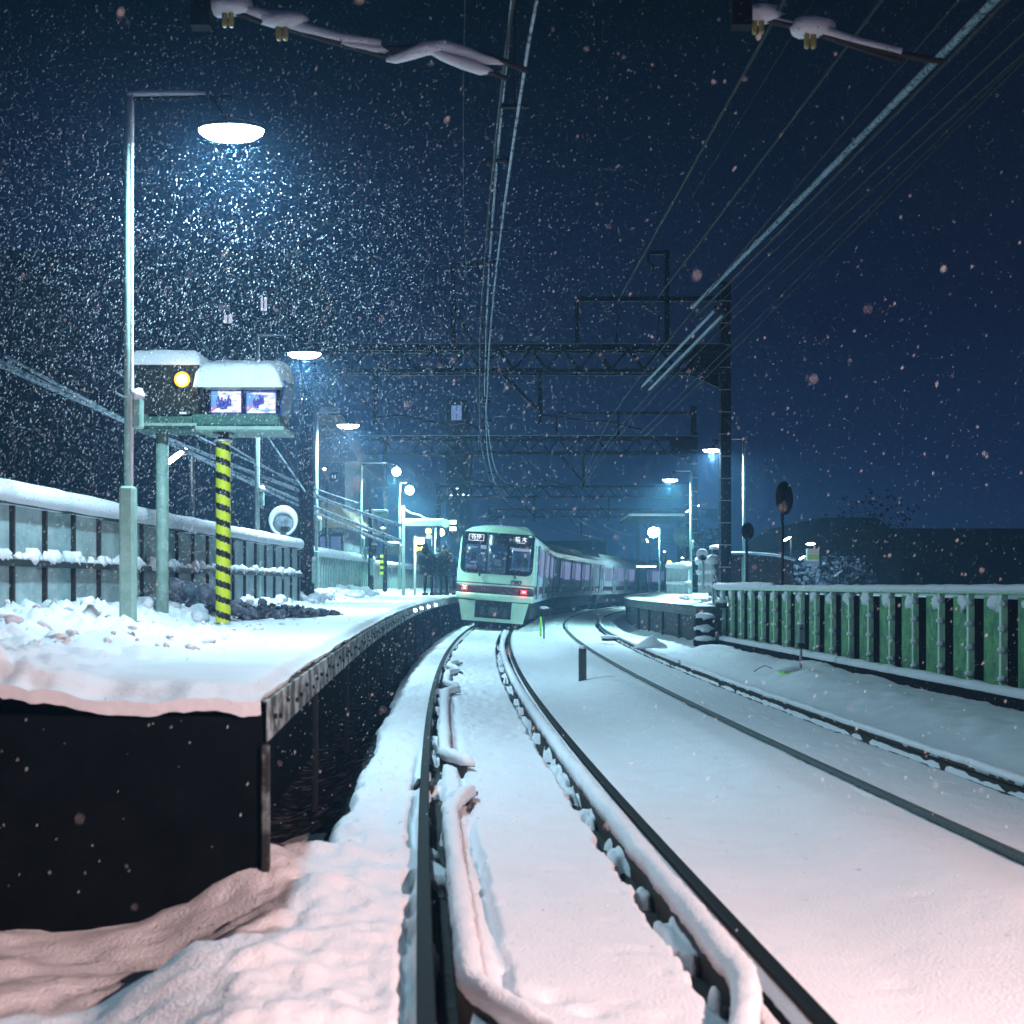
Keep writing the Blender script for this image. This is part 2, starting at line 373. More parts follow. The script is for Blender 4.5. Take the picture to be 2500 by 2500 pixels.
# guard rails: angle-bar with flared ends, snow on top
def guard(label, off, y0, y1, z0, w, h, bend0, bend1, seed, L=.45):
    t = thing('guard_rail', label, 'guard rail', (0, 0, 0), group='guard rails inside the left track')
    def bend(q):
        r = 0
        if q < y0 + L: r += bend0 * ((y0 + L - q) / L) ** 1.35
        if q > y1 - L: r += bend1 * ((q - y1 + L) / L) ** 1.35
        return r
    y = ysteps(y0, y1, .006, .05); b = MB(); prof = [(-.045, -.19), (-.045, -.0), (.045, -.0), (.045, -.025), (-.02, -.025), (-.02, -.19)]; n = len(prof)
    vs = [(Af(q) + off + bend(q) + a, q, z0 + c) for q in y for a, c in prof]
    fs = [(i * n + j, i * n + (j + 1) % n, (i + 1) * n + (j + 1) % n, (i + 1) * n + j) for i in range(len(y) - 1) for j in range(n)] + [tuple(range(n))[::-1], tuple((len(y) - 1) * n + j for j in range(n))]
    b.add(vs, fs); b.build('guard_bar', RUST, t)
    b = MB(); snowcap(b, off, y0 - .02, y1 + .02, z0 + .004, w, h, seed, bend); b.build('snow_cap', SNOW, t, True)
guard('long snow-covered guard rail beside the right rail of the left track', GA - .19, 3.9, 41, -.035, .115, .075, -.26, 0, 12, .92)
guard('near snow-covered guard rail beside the left rail, its end bent inwards', -GA + .165, 3.75, 8.75, .035, .10, .06, .36, .17, 13, .78)
guard('second snow-covered guard rail beside the left rail, beyond the gap', -GA + .165, 10.1, 17.2, .035, .115, .07, .20, .17, 14, .5)
guard('third and farthest short snow-covered guard rail beside the left rail', -GA + .165, 17.9, 21, .035, .11, .06, .17, .17, 15, .5)
guard('fourth tiny snow-covered guard rail nearest the train', -GA + .165, 21.6, 23.4, .035, .11, .06, .15, .15, 16, .5)

# ------------------------------------------------------------------ left platform
LP = thing('platform', 'left snow-covered platform with stained edge above a black end wall', 'platform')
EO = -1.5
y = ysteps(5.9, 150, .010, .035)
def pz(u, Y):
    X = A(Y) + u; w = EO - u
    z = plat_top(Y) + .02 * fbm(X * 1.5, Y * 1.2, 3, 2)
    lump = sst(.75, 1.5, w) * (sst(14.5, 11.5, Y) + .25) + sst(1.7, 2.3, w) * .7
    z = z + lump * (.04 + .09 * fbm(X * 2.2, Y * 2.2, 4, 14) + .11 * np.abs(fbm(X * 5, Y * 5, 4, 15)) + .05 * np.abs(fbm(X * 13, Y * 13, 3, 19)))
    z = z + sst(1.6, 2.6, w) * (.10 + .12 * np.maximum(0, fbm(X * 1.1, Y * .9, 3, 17)))
    z = z - np.maximum(.05 * sst(.14, 0, w) ** 2, .062 * sst(6.3, 5.9, Y + .12 * fbm(X * 3, X * 0 + 2, 3, 71)) ** 2) + .02 * fbm(X * 7, Y * 7, 3, 72) * sst(6.6, 6.2, Y) + .03 * sst(7.6, 6.2, Y) * sst(.3, 1.6, w)
    z = z + .05 * np.abs(fbm(X * 3, Y * 3, 4, 18)) * sst(7.0, 8.0, Y) * sst(14, 12, Y) * sst(.5, 1.0, w)
    return z
uu = EO - np.concatenate([np.arange(0, .15, .02), np.arange(.15, 3.6, .032), np.geomspace(3.7, 40, 16)])
Ug, Yg = np.meshgrid(uu, y); Zg = pz(Ug, Yg); Pg = np.stack([A(Yg) + Ug, Yg, Zg], -1)
b = MB(); b.grid(Pg)
# skirts of the snow sheet along the edge and the end
ny, nx = Zg.shape
ed = [tuple(Pg[j, 0]) for j in range(ny)]; lo = [(p[0] - .01, p[1], p[2] - .03 - .025 * float(fbm(p[1] * 6, 1.0, 4, 4))) for p in ed]
b.add(ed + lo, [(j, j + 1, ny + j + 1, ny + j) for j in range(ny - 1)])
ed = [tuple(Pg[0, i]) for i in range(nx)]; lo = [(p[0], p[1] + .015, p[2] - .065 - .025 * float(fbm(p[0] * 9, 3.0, 4, 4))) for p in ed]
b.add(ed + lo, [(i + 1, i, nx + i, nx + i + 1) for i in range(nx - 1)])
b.build('snow_cover', SNOWP, LP, True)
def strip(b, y, off0, z0f, off1, z1f):
    a = [(Af(q) + off0, q, z0f(q)) for q in y]; c = [(Af(q) + off1, q, z1f(q)) for q in y]; n = len(y)
    b.add(a + c, [(i, i + 1, n + i + 1, n + i) for i in range(n - 1)])
b = MB(); yf = ysteps(5.962, 150, .02, .2); zt = lambda q: float(plat_top(q)) - .085
for sec in range(1):
    strip(b, yf, EO + .02, lambda q: zt(q) - .20, EO + .02, zt); strip(b, yf, EO + .02, zt, EO - .6, zt); strip(b, yf, EO - .5, lambda q: zt(q) - .20, EO + .02, lambda q: zt(q) - .2)
b.build('edge_beam', FASC, LP)
for k in range(70):
    b = MB(); q = 6.15 + k * .36 + (.12 if k % 3 == 0 else 0); b.lathe([(.014, -.01), (.014, .012)], 8, (Af(q) + EO + .026, q, zt(q) - .10 - .03 * math.sin(k * 2.3)), Matrix.Rotation(R(90), 3, 'Y')); b.build('bolt_hole', BLK, LP)
b = MB()
strip(b, yf, EO - .42, lambda q: -.6, EO - .42, lambda q: zt(q) - .19)
q = 5.96; xa = Af(q) + EO - .02
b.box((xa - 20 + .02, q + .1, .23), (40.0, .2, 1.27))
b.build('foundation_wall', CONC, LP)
for k, q in enumerate((6.0, 9.3, 12.6, 15.9, 19.2, 22.5, 25.8, 29.1, 32.4, 35.7)):
    b = MB(); b.box((Af(q) + EO + (.025 if k == 0 else -.045), q - (.06 if k == 0 else 0), .24), (.04, .04, .98), bev=.008); b.build('support_post', MATS.get('streaked_post') or mat('streaked_post', (.16, .20, .20), .8, col2=(.012, .014, .014), scale=6, thr=(.50, .66)) if k == 0 else UTIL, LP)  # only the corner post gets the paler streaked tone
# little lights under the platform edge by the train
for i, (px, py) in enumerate(((1027, 1490), (1049, 1485), (1075, 1481), (1102, 1477))):
    p = at(px, py, (27.5, 30, 33, 36.2)[i]); b = MB(); b.lathe([(.03, -.03), (.055, -.02), (.055, .02), (.03, .03)], 10)
    o = b.build('edge_lamp', LAMPC); o.location = (Af(p.y) + EO + .035, p.y, p.z)
    tag(o, ('small white light under the platform edge, nearest of four', 'small white light under the platform edge, second of four', 'small white light under the platform edge, third of four', 'small white light under the platform edge closest to the train')[i], 'light', 'lights under the platform edge')

# lumps of shovelled snow on the platform
b = MB()
for k in range(150):
    q = random.uniform(7.2, 14.5); w = random.uniform(.9, 2.9) if q > 8.5 else random.uniform(1.4, 2.6)
    r = random.choice((.015, .02, .02, .03, .03, .045, .065)) * random.uniform(.7, 1.2); u = EO - w
    b.blob((Af(q) + u, q, float(pz(np.array(u), np.array(q))) + r * .2), (r, r * random.uniform(.7, 1.2), r * random.uniform(.5, .9)), k, 8, .5)
for k in range(260):
    q = random.uniform(14, 40); w = random.uniform(1.9, 3.0); r = random.uniform(.05, .16); u = EO - w
    b.blob((Af(q) + u, q, float(pz(np.array(u), np.array(q))) + r * .2), (r, r, r * .7), k + 900, 8, .5)
stuff(b.build('shovelled_snow', SNOW, smooth=True))
b = MB()
for k in range(230):
    t_ = random.random(); q = 15.6 + t_ * 3.2 + random.uniform(-.4, .4); X = -3.75 + t_ * .8 + random.gauss(0, .28); r = random.choice((.02, .03, .04, .06, .09))
    b.blob((X, q, float(pz(np.array(X - Af(q)), np.array(q))) + .02 + .24 * random.random() * (1 - t_)), (r, r, r * .7), k + 50, 9, .6)
o = b.build('slush_heap', DIRTY, smooth=True); tag(o, 'dark heap of grey slush behind the striped post', 'slush heap'); stuff(o)
for k, (px, py, r) in enumerate(((425, 1436, .14), (462, 1447, .15), (500, 1452, .14), (430, 1452, .12))):
    b = MB(); b.blob((0, 0, 0), (r, r, r * .95), k + 7, 14, .18); o = b.build('slush_ball', DIRTY, smooth=True); o.location = at(px, py, 15.2)
    tag(o, ('round dark snow clod at the fence foot, leftmost upper one', 'round dark snow clod in the middle of the row by the fence', 'round dark snow clod nearest the striped post', 'smaller dark snow clod at the left, below another')[k], 'snow clod', 'dark snow clods by the fence')

# ------------------------------------------------------------------ left fences
def slab_fence(label, pts, zt_, zb_, step, lowrail=True, capr=.11, postm=DARK, panm=None):
    t = thing('platform_fence', label, 'fence', (0, 0, 0)); pts = [Vector((p[0], p[1], 0)) for p in pts]
    seg = []
    L = [0]
    for i in range(len(pts) - 1): L.append(L[-1] + (pts[i + 1] - pts[i]).length)
    def pos(d):
        for i in range(len(pts) - 1):
            if d <= L[i + 1] + 1e-6: return pts[i].lerp(pts[i + 1], (d - L[i]) / (L[i + 1] - L[i]))
        return pts[-1]
    dirv = (pts[-1] - pts[0]).normalized(); nrm = Vector((dirv.y, -dirv.x, 0))
    b = MB()
    for i in range(len(pts) - 1): b.bar(pts[i] + Vector((0, 0, (zt_ + zb_) / 2)), pts[i + 1] + Vector((0, 0, (zt_ + zb_) / 2)), .03, zt_ - zb_)
    b.build('panel', panm or FENP, t)
    n = int(L[-1] / step)
    for k in range(n + 1):
        p = pos(min(L[-1], k * step)); b = MB(); b.box((p.x + nrm.x * .035, p.y + nrm.y * .035, (zt_ + zb_) / 2), (.04, .04, zt_ - zb_)); b.build('post', postm, t)
    for zz in ((zt_, (zt_ * .52 + zb_ * .48)) if lowrail else (zt_,)):
        b = MB()
        for i in range(len(pts) - 1): b.bar(pts[i] + nrm * .05 + Vector((0, 0, zz)), pts[i + 1] + nrm * .05 + Vector((0, 0, zz)), .09, .06)
        rl = b.build('rail', postm, t)
        top = zz == zt_; N = int(L[-1] / .1); ps = []; rs = []
        if top:
            for k in range(N + 1):
                d = L[-1] * k / N; ps.append(pos(d) + nrm * .04 + Vector((0, 0, zz + .075))); rs.append(capr * (1 + .12 * float(fbm(d * 2, 2.0, 3, 6))) * (min(1, .25 + k * .25, .25 + (N - k) * .25)))
            b = MB(); b.tube(ps, rs, 10); b.build('snow_cap', SNOW, rl, True)
        else:
            b = MB(); k = 0; d = .1
            while d < L[-1] - .1:
                p = pos(d); r = random.choice((.03, .045, .06, .08, .10)); b.blob((p.x + nrm.x * .06, p.y + nrm.y * .06, zz + .03 + r * .3), (r * .6, r * 1.2, r * .8), int(d * 10), 8, .4); d += random.uniform(.05, .17)
            b.build('snow_lumps', SNOW, rl, True)
    return t
slab_fence('near panelled platform fence with a thick snow cap behind the striped post', [(-4.45, 8.6), (-4.4, 15.8), (-4.22, 24.4)], 2.24, 1.12, .74)
slab_fence('pale picket fence with a snow cap beyond the dark utility pole', [(-5.35, 31.5), (-5.25, 36), (-4.95, 43.5)], 2.35, 1.2, .42, False, .13, POLEG)
slab_fence('far pale picket fence behind the standing people', [(-5.3, 47), (-4.6, 58), (-3.2, 72)], 2.3, 1.2, .5, False, .13, GALV)

# ------------------------------------------------------------------ lamps
LCOL = (.50, .82, 1.0); LP_ = 2.1
def lamp_head(parent, x, z, power, w=.28, lens=LAMPC, col=LCOL, d=.13, rz=0, globe=0):
    b = MB(); M = Matrix.Rotation(rz, 3, 'Z')
    if globe:
        b.lathe([(globe * math.sin(a_), -globe * math.cos(a_)) for a_ in np.linspace(.1, math.pi - .1, 14)], 20, (x, 0, z)); b.build('lens', lens, parent, True)
        b = MB(); b.lathe([(.06, globe - .02), (.08, globe + .12)], 10, (x, 0, z)); b.build('housing', DARK, parent, True)
        area('lamp_light', (x, 0, z - globe - .05), power * LP_, w * 1.3, col, parent); return
    b.lathe([(.30 * w, -.085), (.72 * w, -.07), (.95 * w, -.03), (w, 0)], 20, (x, 0, z), None, 1, d / .28)
    l = b.build('lens', lens, parent, True)
    b = MB(); b.lathe([(w * 1.01, .004), (w * .99, .03), (w * .5, .07), (.05, .085)], 20, (x, 0, z), None, 1, d / .28); b.build('housing', DARK, parent, True)
    area('lamp_light', (x, 0, z - .10), power * LP_, w * 1.3, col, parent)
def lamp_post(label, pole, head, power, base_h=1.3, zb=1.0, lens=LAMPC, r=.055, col=LCOL, arm_up=.28, cap=True):
    t = thing('platform_lamp', label, 'lamp post', (pole[0], pole[1], zb), 0, 'lamp posts along the platforms')
    hx = head[0] - pole[0]; hz = head[2] - zb; az = hz + arm_up
    b = MB(); b.tube([(0, 0, 0), (0, 0, az)], r * .62, 10); b.build('pole', POLEG, t, True)
    b = MB(); b.box((0, 0, base_h / 2), (r * 2.3, r * 2.3, base_h), bev=.02); b.build('pole_base', POLEG, t)
    b = MB(); b.tube([(0, 0, az - .02), (hx * .5, 0, az), (hx, 0, az)], .022, 8); b.tube([(hx * .8, 0, az), (hx, 0, hz + .06)], .03, 8); b.build('arm', GIRDER, t, True)
    b = MB(); sgn = 1 if hx > 0 else -1
    ps = [(hx * k / 8, 0, az + .03) for k in range(7)]
    b.tube(ps, [.02, .03, .03, .028, .03, .03, .02], 6); b.build('snow_cap', SNOW, t, True)
    b = MB(); b.box((.085, 0, base_h + .62), (.08, .09, .26), bev=.015); jb = b.build('junction_box', POLEG, t)
    b = MB(); b.blob((.085, 0, base_h + .78), (.06, .06, .06), 4); b.build('snow_cap', SNOW, jb, True)
    if cap:
        b = MB(); n = 12; ps = [(r * .62, -.01, base_h + (az - base_h) * k / n) for k in range(n + 1)]
        b.tube(ps, [.012 + .008 * random.random() for _ in ps], 6); b.build('snow_streak', SNOW, t, True)
    return t, hx, hz
def LAMP(label, head, pole_x, power, Y, w=.28, lens=LAMPC, col=LCOL, zb=1.0, d=.15, base_h=1.35, globe=0):
    h = at(head[0], head[1], Y); p = at(pole_x, 1430, Y)
    t, hx, hz = lamp_post(label, (p.x, Y), (h.x, Y, h.z), power, zb=zb, lens=lens, col=col, base_h=base_h)
    lamp_head(t, hx, hz, power, w, lens, col, d, 0, globe); return t
GC = (.42, .93, .90)
LAMP('nearest platform lamp high at the upper left, largest and brightest', (565, 318), 313, 215, 10.5)
LAMP('second platform lamp on a green post behind the twin monitors', (743, 863), 627, 310, 20.7)
LAMP('third platform lamp just right of the dark utility pole', (850, 1038), 772, 340, 30, w=.27)
LAMP('fourth platform lamp on a thin pale post left of the people', (968, 1152), 881, 320, 42.3, w=.22, lens=LAMPH, col=GC, globe=.14)
LAMP('fifth platform lamp, glowing round above the snowy bracket sign', (1000, 1197), 975, 420, 50, w=.26, lens=LAMPH, col=GC, globe=.17)
LAMP('farthest left platform lamp, a glow beside the train roof', (1076, 1300), 1062, 420, 88, w=.36, lens=LAMPH, col=GC, globe=.24)
LAMP('right platform lamp half hidden behind the tall portal post', (1738, 1098), 1815, 520, 36, w=.26)
LAMP('right platform lamp on a snowy post beside the platform steps', (1636, 1171), 1686, 600, 45, w=.28, col=GC)
LAMP('far right platform lamp, a big round white glow', (1595, 1300), 1610, 190, 86, w=.42, lens=emat('glow_lens', (.62, 1.0, .92), 150), col=GC, globe=.36)

# the street lamp by the crossing behind the camera whose pinkish light falls on the near snow
t = thing('street_lamp', 'low street lamp at the crossing beside the viewer', 'street lamp', (4.6, -.2, -.1))
b = MB(); b.tube([(0, 0, 0), (0, 0, 3.5), (-.1, .03, 3.75), (-.4, .1, 3.85)], [.07, .055, .05, .04], 10); b.build('pole', GALV, t, True)
b = MB(); b.lathe([(.08, -.08), (.16, -.04), (.18, 0)], 16, (-.45, .1, 3.80)); b.build('lens', emat('street_lens', (1, .78, .72), 8), t, True)
l = bpy.data.lights.new('lamp_light', 'SPOT'); l.energy = 5000; l.color = (1.0, .67, .63); l.spot_size = R(88); l.spot_blend = 1.0; l.shadow_soft_size = .07
o = bpy.data.objects.new('lamp_light', l); COL.objects.link(o); o.parent = t; o.location = (-.45, .1, 3.68)
tgt = Vector((.6, 4.2, 0)); o.rotation_euler = (tgt - Vector((4.15, -.1, 3.58))).to_track_quat('-Z', 'Y').to_euler()

# ------------------------------------------------------------------ monitor unit and striped post
Ym = 13.8; s_ = F / Ym
base = at(545, 1487, Ym)
t = thing('striped_post', 'yellow and black striped post carrying the monitor box', 'post', (base.x, Ym, base.z - .15))
H = (1487 - 1052) / s_ + .15
b = MB(); n = 24; m = 150; rr = .082; vs = []; 
for i in range(m + 1):
    for k in range(n): a = 2 * math.pi * k / n; vs.append((rr * math.cos(a), rr * math.sin(a), (H - .12) * i / m))
b.v = vs
for i in range(m):
    for k in range(n):
        b.f.append((i * n + k, i * n + (k + 1) % n, (i + 1) * n + (k + 1) % n, (i + 1) * n + k))
        ph = ((i / m * (H - .12)) / .172 + ((k + .5) / n) * 1.0) % 1.0
        b.mi.append(1 if ph < .42 else 0)
b.build('striped_wrap', [YEL, BLK], t, True)
b = MB(); b.tube([(0, 0, H - .14), (0, 0, H + .03)], .06, 16); b.lathe([(.13, H - .03), (.13, H)], 16); b.build('top_bracket', DARK, t)
b = MB(); b.lathe([(.10, H - .125), (.105, H - .11), (.08, H - .095)], 16); b.build('snow_ring', SNOW, t, True)

t = thing('monitor_box', 'green-edged twin monitor box on the striped post under thick snow', 'monitor box', (0, 0, 0)); yaw = R(-3)
zb_ = at(0, 1053, Ym).z; zt2 = at(0, 1018, Ym).z
x0, x1 = at(480, 0, Ym).x, at(690, 0, Ym).x; cx = (x0 + x1) / 2; dep = .62
b = MB(); b.box((cx, Ym + .1, (zb_ + zt2) / 2 + .02), (x1 - x0, dep, zt2 - zb_ - .03), bev=.015); b.build('green_tray', BOXG, t)
b = MB(); b.box((cx + .05, Ym + .1, zb_ + .005), (x1 - x0 + .02, dep + .05, .05), bev=.01); b.build('tray_lip', POLEG, t)
zf0, zf1 = zt2 + .01, at(0, 948, Ym).z
b = MB(); b.box((cx, Ym + .22, (zf0 + zf1) / 2), (x1 - x0 - .02, .30, zf1 - zf0)); b.build('case', BLK, t)
b = MB()
xe = at(700, 0, Ym).x
b.add([(x1 - .01, Ym - .05, zf0), (x1 + .0, Ym + .4, zf0), (xe + .02, Ym + .4, zf1 + .05), (xe + .02, Ym - .2, zf1 + .05), (x1 - .03, Ym - .05, zf0), (x1 - .02, Ym + .4, zf0), (xe, Ym + .4, zf1 + .05), (xe, Ym - .2, zf1 + .05)],
      [(0, 1, 2, 3), (7, 6, 5, 4), (0, 3, 7, 4), (1, 0, 4, 5), (2, 1, 5, 6), (3, 2, 6, 7)])
b.build('side_cheek', mat('cheek_blue', (.03, .07, .30), .4), t)
# hood and its snow
h0, h1 = at(500, 0, Ym).x, at(698, 0, Ym).x
prof = [(-.40, zf1 - .02), (-.40, zf1 + .01), (-.36, zf1 + .04), (.35, zf1 + .20), (.35, zf1)]
b = MB(); M90 = Matrix(((0, 1, 0), (-1, 0, 0), (0, 0, 1)))
b.add([(h0, Ym + .1 + p[0], p[1]) for p in prof] + [(h1, Ym + .1 + p[0], p[1]) for p in prof], [(0, 1, 2, 3, 4), (9, 8, 7, 6, 5)] + [(i, i + 5, (i + 1) % 5 + 5, (i + 1) % 5) for i in range(5)])
b.build('hood', POLEG, t)
def snow_loaf(name, parent, xa, xb, ya, yb, za_front, za_back, th, seed, slope=0):
    nx, ny = 44, 30; b = MB(); g = np.zeros((ny, nx, 3))
    for j in range(ny):
        for i in range(nx):
            u = i / (nx - 1); v = j / (ny - 1); eu = min(u, 1 - u) * (xb - xa); ev = min(v, 1 - v) * (yb - ya)
            e = min(1, (min(eu, ev) / .11)); rd = math.sqrt(max(0, 1 - (1 - e) ** 2))
            basez = za_front + (za_back - za_front) * v
            g[j, i] = (xa + (xb - xa) * u - slope * rd * (u ** 3), ya + (yb - ya) * v, basez + th * rd * (1 + .10 * float(fbm(u * 4 + seed, v * 4, 3, seed))) - (.02 if rd == 0 else 0))
    b.grid(g)
    # underside
    o = len(b.v); c = [g[0, 0], g[0, -1], g[-1, -1], g[-1, 0]]; b.add([tuple(q) for q in c], [(3, 2, 1, 0)])
    return b.build(name, SNOW, parent, True)
snow_loaf('snow_cap', t, h0 - .05, h1 + .02, Ym - .33, Ym + .50, zf1 - .02, zf1 + .19, .22, 3, .06)
# the two screens with their blurred platform pictures
def screen(xa, xb, ya, yb, k):
    p0 = at(xa, yb, Ym - .09); p1 = at(xb, ya, Ym - .09); yy = Ym - .075 + .15
    yy = Ym + .045
    b = MB(); b.box(((p0.x + p1.x) / 2, yy, (p0.z + p1.z) / 2), (p1.x - p0.x + .06, .05, p1.z - p0.z + .07), bev=.01); fr = b.build('screen', mat('screen_bezel_%d' % k, (.012, .014, .09), .3), t)
    # picture material
    m = bpy.data.materials.new('screen_picture'); m.use_nodes = True; tr = m.node_tree; bs = tr.nodes['Principled BSDF']
    co = tr.nodes.new('ShaderNodeTexCoord'); mp = tr.nodes.new('ShaderNodeMapping'); mp.inputs['Scale'].default_value = (3, 1, 9); mp.inputs['Rotation'].default_value = (0, R(40 if k else 60), 0)
    wv = tr.nodes.new('ShaderNodeTexNoise'); wv.inputs['Scale'].default_value = 3.2; wv.inputs['Detail'].default_value = 2
    r = tr.nodes.new('ShaderNodeValToRGB'); cr = r.color_ramp
    cr.elements[0].position = .36; cr.elements[0].color = (.10, .28, 1, 1); cr.elements[1].position = .52; cr.elements[1].color = (1, .93, 1, 1)
    e_ = cr.elements.new(.42); e_.color = (.45, .65, 1, 1)
    tr.links.new(co.outputs['Object'], mp.inputs[0]); tr.links.new(mp.outputs[0], wv.inputs['Vector']); tr.links.new(wv.outputs['Fac'], r.inputs[0]); tr.links.new(r.outputs[0], bs.inputs['Emission Color'])
    bs.inputs['Emission Strength'].default_value = 1.25; bs.inputs['Base Color'].default_value = (0, 0, 0, 1)
    b = MB(); b.box(((p0.x + p1.x) / 2, yy - .028, (p0.z + p1.z) / 2), (p1.x - p0.x, .012, p1.z - p0.z)); b.build('picture', m, fr)
    w_, h_ = p1.x - p0.x, p1.z - p0.z
    def poly(pts, m_, dy):
        b = MB(); b.prism([(p0.x + u * w_, p0.z + v * h_) for u, v in pts], yy - .036 - dy, yy - .034 - dy); b.build('picture_figure', m_, fr)
    dk = MATS.get('pic_dark') or emat('pic_dark', (.01, .02, .55), .8); rd = MATS.get('pic_red') or emat('pic_red', (1, .12, .25), 1.0); bl = MATS.get('pic_blue') or emat('pic_blue', (.12, .40, .9), 1)
    if k == 0:
        poly([(0, 0), (.12, .10), (.30, .62), (.22, 1), (0, 1)], bl, 0); poly([(0, .05), (.25, .22), (.25, .30), (0, .15)], rd, .003)
        for cx_, hh, base_ in ((.25, .55, .2), (.37, .60, .12), (.48, .5, .14), (.60, .5, .28)):
            poly([(cx_ - .06, base_), (cx_ + .07, base_), (cx_ + .09, base_ + hh * .6), (cx_ + .03, base_ + hh * .8), (cx_ + .03, base_ + hh), (cx_ - .03, base_ + hh), (cx_ - .04, base_ + hh * .8), (cx_ - .08, base_ + hh * .55)], dk, .006)
    else:
        poly([(0, 0), (.30, .40), (.34, .85), (0, 1)], bl, 0); poly([(0, .12), (.24, .40), (.24, .47), (0, .25)], rd, .003)
        for cx_, hh, base_ in ((.28, .5, .25), (.38, .48, .24), (.47, .5, .38), (.56, .4, .42)):
            poly([(cx_ - .04, base_), (cx_ + .05, base_), (cx_ + .06, base_ + hh * .6), (cx_ + .02, base_ + hh), (cx_ - .02, base_ + hh), (cx_ - .06, base_ + hh * .55)], dk, .006)
    area('screen_light', ((p0.x + p1.x) / 2, yy - .06, (p0.z + p1.z) / 2), 1.2, w_, (.5, .6, 1), fr, (R(90), 0, 0), 'SQUARE')
screen(510, 583, 952, 1003, 0); screen(597, 668, 955, 1005, 1)

t = thing('signal_box', 'black signal box with a lit amber lamp left of the monitors', 'signal box', (0, 0, 0))
xa, xb = at(330, 0, Ym).x, at(494, 0, Ym).x; zc0, zc1 = at(0, 1017, Ym).z, at(0, 893, Ym).z
b = MB(); b.box(((xa + xb) / 2, Ym + .1, (zc0 + zc1) / 2), (xb - xa, .5, zc1 - zc0), bev=.012); b.build('case', mat('signal_case', (.012, .015, .010), .45, var=.3), t)
b = MB(); b.box(((xa + xb) / 2, Ym + .1, (zb_ + zc0) / 2 - .01), (xb - xa, .56, zc0 - zb_ - .02), bev=.015); b.build('green_tray', BOXG, t)
b = MB(); b.box(((xa + xb) / 2, Ym + .08, zb_ + .05), (xb - xa - .02, .6, .03)); b.build('tray_lip', POLEG, t)
pl = at(447, 928, Ym - .16)
b = MB(); b.lathe([(.055, -.03), (.095, -.028), (.10, .01), (.10, .03)], 20, (pl.x, Ym - .17, pl.z), Matrix.Rotation(R(90), 3, 'X')); lh = b.build('lamp_ring', BLK, t, True)
b = MB(); b.lathe([(.02, -.035), (.06, -.028), (.088, 0), (.088, .02)], 20, (pl.x, Ym - .185, pl.z), Matrix.Rotation(R(-90), 3, 'X') @ Matrix.Rotation(R(180), 3, 'X')); b.build('amber_lens', AMBER, lh, True); b = MB(); b.lathe([(.058, .0), (.058, .024), (.03, .032), (.01, .033)], 20, (pl.x, Ym - .185, pl.z), Matrix.Rotation(R(-90), 3, 'X') @ Matrix.Rotation(R(180), 3, 'X')); b.build('lit_core', AMBERC, lh, True)
point('lamp_light', (pl.x, Ym - .30, pl.z), 3.0, .05, (1, .7, .2), lh)
for yy, w_ in ((946.5, 20), (1008.5, 17)):
    q = at(447, yy, Ym - .15); b = MB(); b.box((q.x, Ym - .153, q.z), (w_ / s_, .01, 5.5 / s_)); b.build('label_plate', WHITE, t)
snow_loaf('snow_cap', t, xa - .02, xb + .02, Ym - .20, Ym + .40, zc1 + .0, zc1 + .02, .15, 8)
b = MB(); b.tube([((xa + xb) / 2 - .1, Ym + .1, 1.0), ((xa + xb) / 2 - .1, Ym + .1, zb_)], .07, 14); b.build('post', POLEG, t, True)

